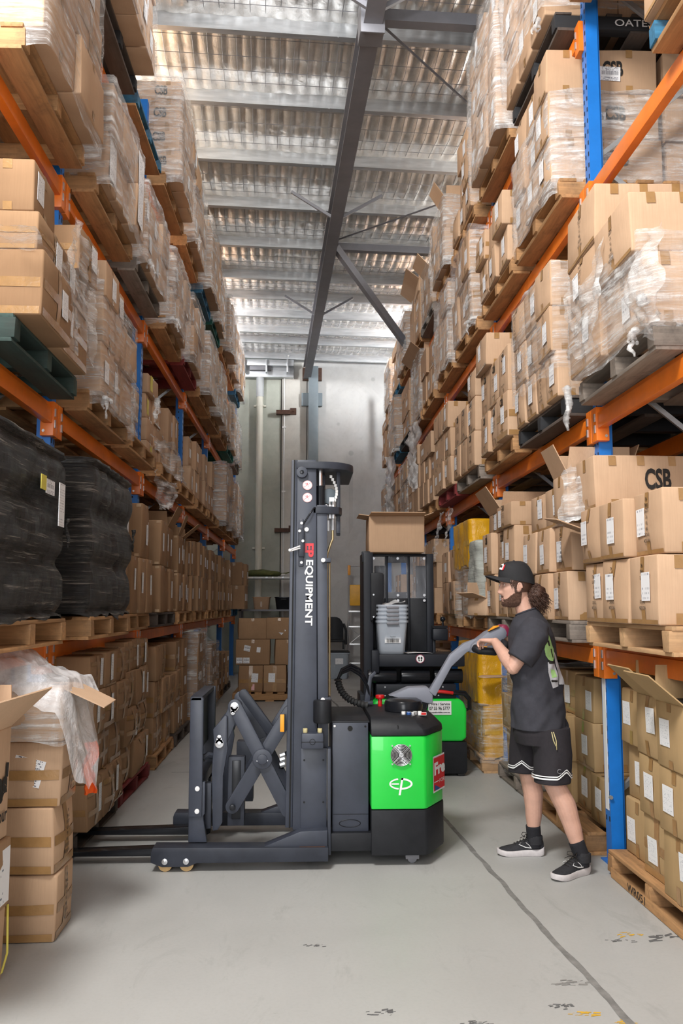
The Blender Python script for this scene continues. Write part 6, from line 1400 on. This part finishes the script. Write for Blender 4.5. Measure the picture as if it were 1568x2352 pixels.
# ---------------------------------------------------------------- far end: pallet of parcels, shelf, ladder, chair, tubs
pallet((-.55, 14.55, 0), 'natural', 'brown timber pallet under the loose parcels at the end of the aisle')
for k, (x, z, w_, h_, st, lb, tl, rz) in enumerate(((-.86, .137, .38, .42, 'net', 'bulging parcel with pink sticker, bottom row of the end pallet', 'print', .03), (-.47, .137, .36, .42, 'net', 'bulging parcel with glossy tape and two labels, bottom row beside the pink-stickered one', 'print', -.02), (-.10, .137, .32, .42, 'net', 'bottom parcel of the end pallet hidden behind the mast', None, 0),
                                                ((-.83), .565, .54, .40, 'plain', 'wide parcel with four small labels, middle row of the end pallet', 'small', .02), (-.28, .565, .40, .40, 'plain', 'middle row parcel of the end pallet beside the mast', None, .05), (-.85, .97, .44, .33, 'plain', 'tilted plain parcel, top of the end pallet stack', None, .08), (-.40, .97, .42, .34, 'plain', 'top parcel with a diamond-set white label on the end pallet', None, -.03))):
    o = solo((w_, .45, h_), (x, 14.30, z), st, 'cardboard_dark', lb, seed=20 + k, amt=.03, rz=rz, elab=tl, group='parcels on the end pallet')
    if k == 0: m = MB(); m.box(.01, .06, -.245, -.242, .03, .13); link('pink_sticker', m.mesh('pink_sticker', 'pink_print'), o)
    if k == 3:
        for dx, dz in ((-.21, .05), (-.10, .05), (-.09, .24)): link('label', label_mesh(-1, 'E', 'barcode'), o, (dx, -.24, dz + .02), (0, .2 if dz > .2 else 0, 0)).scale = (.7, 1, .9)
    if k == 6: link('label', label_mesh(-1, 'E', 'barcode'), o, (.02, -.243, .15), (0, .78, 0))
t = thing('wall_shelf', 'two-tier steel shelf standing against the green concrete wall panel', 'shelf', (-.8, 19.2, 0))
m = MB(); m.box(-1.40, .10, 18.8, 19.5, 2.08, 2.12); m.build('shelf_board', 'galvanised', t, .004); m = MB(); m.box(-1.55, .10, 18.8, 19.5, 1.38, 1.42); m.build('shelf_board', 'steel_grey', t, .004)
for x in (-1.38, .08):
    for y in (18.82, 19.46): m = MB(); m.box(x - .02, x + .02, y - .02, y + .02, 0, 2.1); m.build('leg', 'steel_grey', t)
m = MB(); rs = random.Random(3); x = -1.35
while x < .05: w_ = rs.uniform(.06, .18); m.box(x, x + w_, 18.794, 18.799, 2.083, 2.117); x += w_ + rs.uniform(.02, .06)
m.build('shelf_labels', 'white_plastic', t)['kind'] = 'stuff'
t = thing('folded_tarp', 'folded olive green tarpaulin lying on top of the wall shelf', 'tarpaulin', (-.95, 19.1, 2.12))
m = MB(); b = len(m.v); m.ball((-.93, 19.1, 2.19), (.42, .28, .085), 14)
for i in range(len(m.v)): p = m.v[i]; p.z = max(2.122, p.z + .03 * nz(p, 6)); m.v[i] = p
m.build('cloth', 'green_cloth', t, 0, 2); m = MB(); m.prism([(-.6, 2.20), (-.40, 2.19), (-.30, 2.24), (-.42, 2.215)], 19.0, 19.06); m.build('strap_end', 'green_cloth', t, .005)
t = thing('storage_tub', 'open dark blue storage tub on the lower board of the wall shelf', 'tub', (-.46, 19.1, 1.42)); link('tub', (lambda: (lambda q: q)(tote_mesh('black_gloss', .19, .22, .27)))(), t)
m = MB(); m.box(-.06, .06, -.235, -.20, .20, .23); link('handle', m.mesh('handle', 'black_plastic', .005), t)
t = thing('storage_tub', 'brown cardboard tub on the lower board of the wall shelf', 'tub', (-.94, 19.1, 1.42)); link('tub', tote_mesh('cardboard', .19, .22, .27), t); m = MB(); m.box(-.02, .02, -.205, -.19, .05, .2); link('tape', m.mesh('tape', 'tape'), t)
t = thing('step_ladder', 'aluminium folding step ladder with yellow tray leaning at the back wall', 'ladder', (1.1, 18.9, 0))
for x, sg in ((.93, -1), (1.42, 1)):
    m = MB(); m.tube([(x, 18.75, 0), (x + .03 * -sg, 19.0, 1.75), (x + .03 * -sg, 19.02, 2.33)], .022, 8); m.build('rail', 'aluminium', t); m = MB(); m.tube([(x - .10 if sg < 0 else x + .08, 19.35, 0), (x + .02 * -sg, 19.05, 1.2)], .018, 8); m.build('rear_leg', 'aluminium', t)
    m = MB(); m.box(x - .03 - sg * .03, x + .03 - sg * .03, 18.98, 19.06, 2.16, 2.38); m.build('grip', 'orange_plastic', t, .015)
m = MB(); m.tube([(.97, 19.02, 2.36), (1.40, 19.02, 2.36)], .016, 8); m.build('top_bar', 'aluminium', t)
for z in (.28, .68, 1.05, 1.38): m = MB(); m.box(.94, 1.42, 18.75 + .12 * z, 18.85 + .12 * z, z - .025, z + .012); m.build('step', 'aluminium', t, .006)
m = MB(); m.box(.97, 1.40, 18.94, 18.98, 1.50, 1.95); m.build('tray', 'yellow_plastic', t, .02); m = MB(); m.tube([(.95, 18.84, .68), (1.41, 18.88, 1.05)], .008, 5); m.tube([(.95, 18.88, 1.05), (1.41, 18.84, .68)], .008, 5); m.build('cross_brace', 'aluminium', t)
t = thing('plastic_chair', 'black moulded plastic armchair standing on the tub by the ladder', 'chair', (.62, 18.4, .75))
m = MB(); m.grid(lambda u, v: V((.36 + .46 * u, 18.62 + .05 * math.sin(math.pi * u), .78 + .48 * v * (1 - .35 * (2 * u - 1) ** 4))), 12, 8); m.grid(lambda u, v: V((.36 + .46 * u, 18.66 + .05 * math.sin(math.pi * u), .78 + .48 * v * (1 - .35 * (2 * u - 1) ** 4))), 12, 8); m.build('backrest', 'black_plastic', t, 0, 1, fix=False)
m = MB(); m.box(.34, .84, 18.2, 18.66, .75, .79); m.build('seat', 'black_plastic', t, .02)
for x in (.33, .85): m = MB(); m.tube([(x, 18.22, .70), (x, 18.22, .98), (x, 18.35, 1.02), (x - .02 * (1 if x > .5 else -1), 18.64, 1.10)], .028, 8); m.build('armrest', 'black_plastic', t, 0, 1)
for x in (.38, .80): m = MB(); m.box(x - .02, x + .02, 18.25, 18.29, .60, .76); m.build('leg', 'black_plastic', t, .006)
t = thing('storage_tub', 'clear grey lidded storage tub on the floor below the chair', 'tub', (.63, 18.4, 0)); m = MB(); rg = [ring_e((0, 0, z), (.29 * s, 0, 0), (0, .26 * s, 0), 36, 7) for z, s in ((0, .86), (.02, .9), (.50, 1), (.505, 1.06), (.53, 1.06), (.54, .98))]; m.ring(rg); link('tub', m.mesh('tub', 'tote_grey', 0, .8), t); m = MB(); m.box(.0, .16, -.28, -.275, .30, .42); link('label', m.mesh('label', 'paper_print'), t)
m = MB(); m.box(-.3, .3, -.27, .27, .535, .56); link('lid', m.mesh('lid', 'black_plastic', .01), t)
# ---------------------------------------------------------------- loose films hanging on the loads
D = DECK
drape('plastic_film', 'clear film peeled up off the bottom cartons of the green pallet load', [(-1.255, 4.62, 3.62), (-1.25, 5.06, 3.50), (-1.24, 5.02, 2.86), (-1.235, 4.30, 3.16)], 71, .035, 0, 'film_heavy')
drape('plastic_film', 'clear film around the bottom cartons of the green pallet load', [(-1.70, 3.83, 3.20), (-1.235, 3.85, 3.22), (-1.232, 4.62, 3.14), (-1.235, 4.66, 2.86)], 72, .03, 0, 'film_clear')
drape('plastic_film', 'crinkled film sagging over the low cartons behind the blue post', [(-1.45, 8.18, 3.12), (-1.26, 8.25, 3.05), (-1.24, 9.1, 2.75), (-1.36, 8.25, 2.82)], 73, .06, .02, 'film_heavy')
drape('plastic_film', 'bunched film hanging over the second shelf beam past the blue post', [(-1.42, 8.2, 2.80), (-1.32, 8.95, 2.76), (-1.32, 8.8, 2.50), (-1.40, 8.3, 2.42)], 74, .05, .03, 'film_heavy')
drape('plastic_film', 'white film gathered to a tight band across the grey pallet load', [(1.56, 4.98, 3.48), (1.54, 4.30, 3.42), (1.555, 4.45, 2.98), (1.58, 5.05, 3.05)], 75, .04, .16, 'film_heavy')
drape('plastic_film', 'clear film wrapped over the bottom cartons of the weathered grey pallet', [(1.60, 5.06, 3.2), (1.585, 3.98, 3.26), (1.585, 3.98, 2.86), (1.60, 5.06, 2.86)], 76, .02, .02, 'film_clear')
drape('plastic_film', 'puffed white film bulging off the second shelf load above the orange beam', [(1.61, 4.03, 3.16), (1.60, 3.68, 3.22), (1.56, 3.66, 2.78), (1.585, 3.98, 2.74)], 77, .05, 0, 'film_heavy', bow=V((-.10, 0, 0)))
drape('plastic_film', 'white film streamer hanging off the far load near the back wall', [(1.62, 15.6, 4.3), (1.58, 16.8, 4.4), (1.54, 16.4, 3.2), (1.60, 15.9, 3.0)], 78, .09, .1, 'film_bunch')
drape('plastic_film', 'white film streamer hanging between the second and third shelf loads', [(1.62, 12.2, 4.2), (1.58, 13.2, 4.3), (1.54, 12.9, 3.3), (1.60, 12.3, 3.2)], 79, .09, .1, 'film_bunch')
for k, (p, ln, lb) in enumerate((((1.60, 5.16, 2.83), .26, 'twisted film tail hanging beside the black pallet on the second shelf'), ((-1.30, 7.55, 3.30), .2, 'film tail hanging by the blue post above the second shelf'), ((1.58, 3.92, 2.95), .05, 'knotted film end on the grey pallet by the orange beam'))):
    m = MB(); knot(m, p, .015, k)
    for q in range(4): tail(m, p, ln * (.6 + .15 * q), k * 3 + 5 + q, .018, V((-.012 * (q - 1.5), -.012 * q, 0)))
    tag(m.build('film_tail', 'film_heavy', None, 0, 2), lb, 'plastic film')
# stencils on pallets
def stencil(body, c, rt, w_, h_, name, mt): m = MB(); text(m, body, c, rt, (0, 0, 1), w_, h_, 0, .01); return m.mesh(name, mt, fix=False)
def on_pallet(o, me, loc): p = link('stencil', me, o); p.location = loc
for o in bpy.data.objects:
    l_ = o.get('label', '')
    if o.name.startswith('pallet') and l_.startswith('black painted pallet, second along, top shelf, rack beside'): on_pallet(o, stencil('OATES', (-.05, -.587, .067), (1, 0, 0), .26, .05, 'stencil', 'white_paint'), (0, 0, 0))
    if o.name.startswith('pallet') and l_.startswith('brown timber pallet, first along, floor row, rack beside'):
        me = stencil('WR051', (-.589, .15, .028), (0, -1, 0), .24, .042, 'stencil', 'ink_black'); on_pallet(o, me, (0, 0, 0))
        m = MB(); m.box(-.588, -.578, -.52, .52, .002, .054); link('bottom_board', m.mesh('side_board', 'wood_natural_y', .002), o)
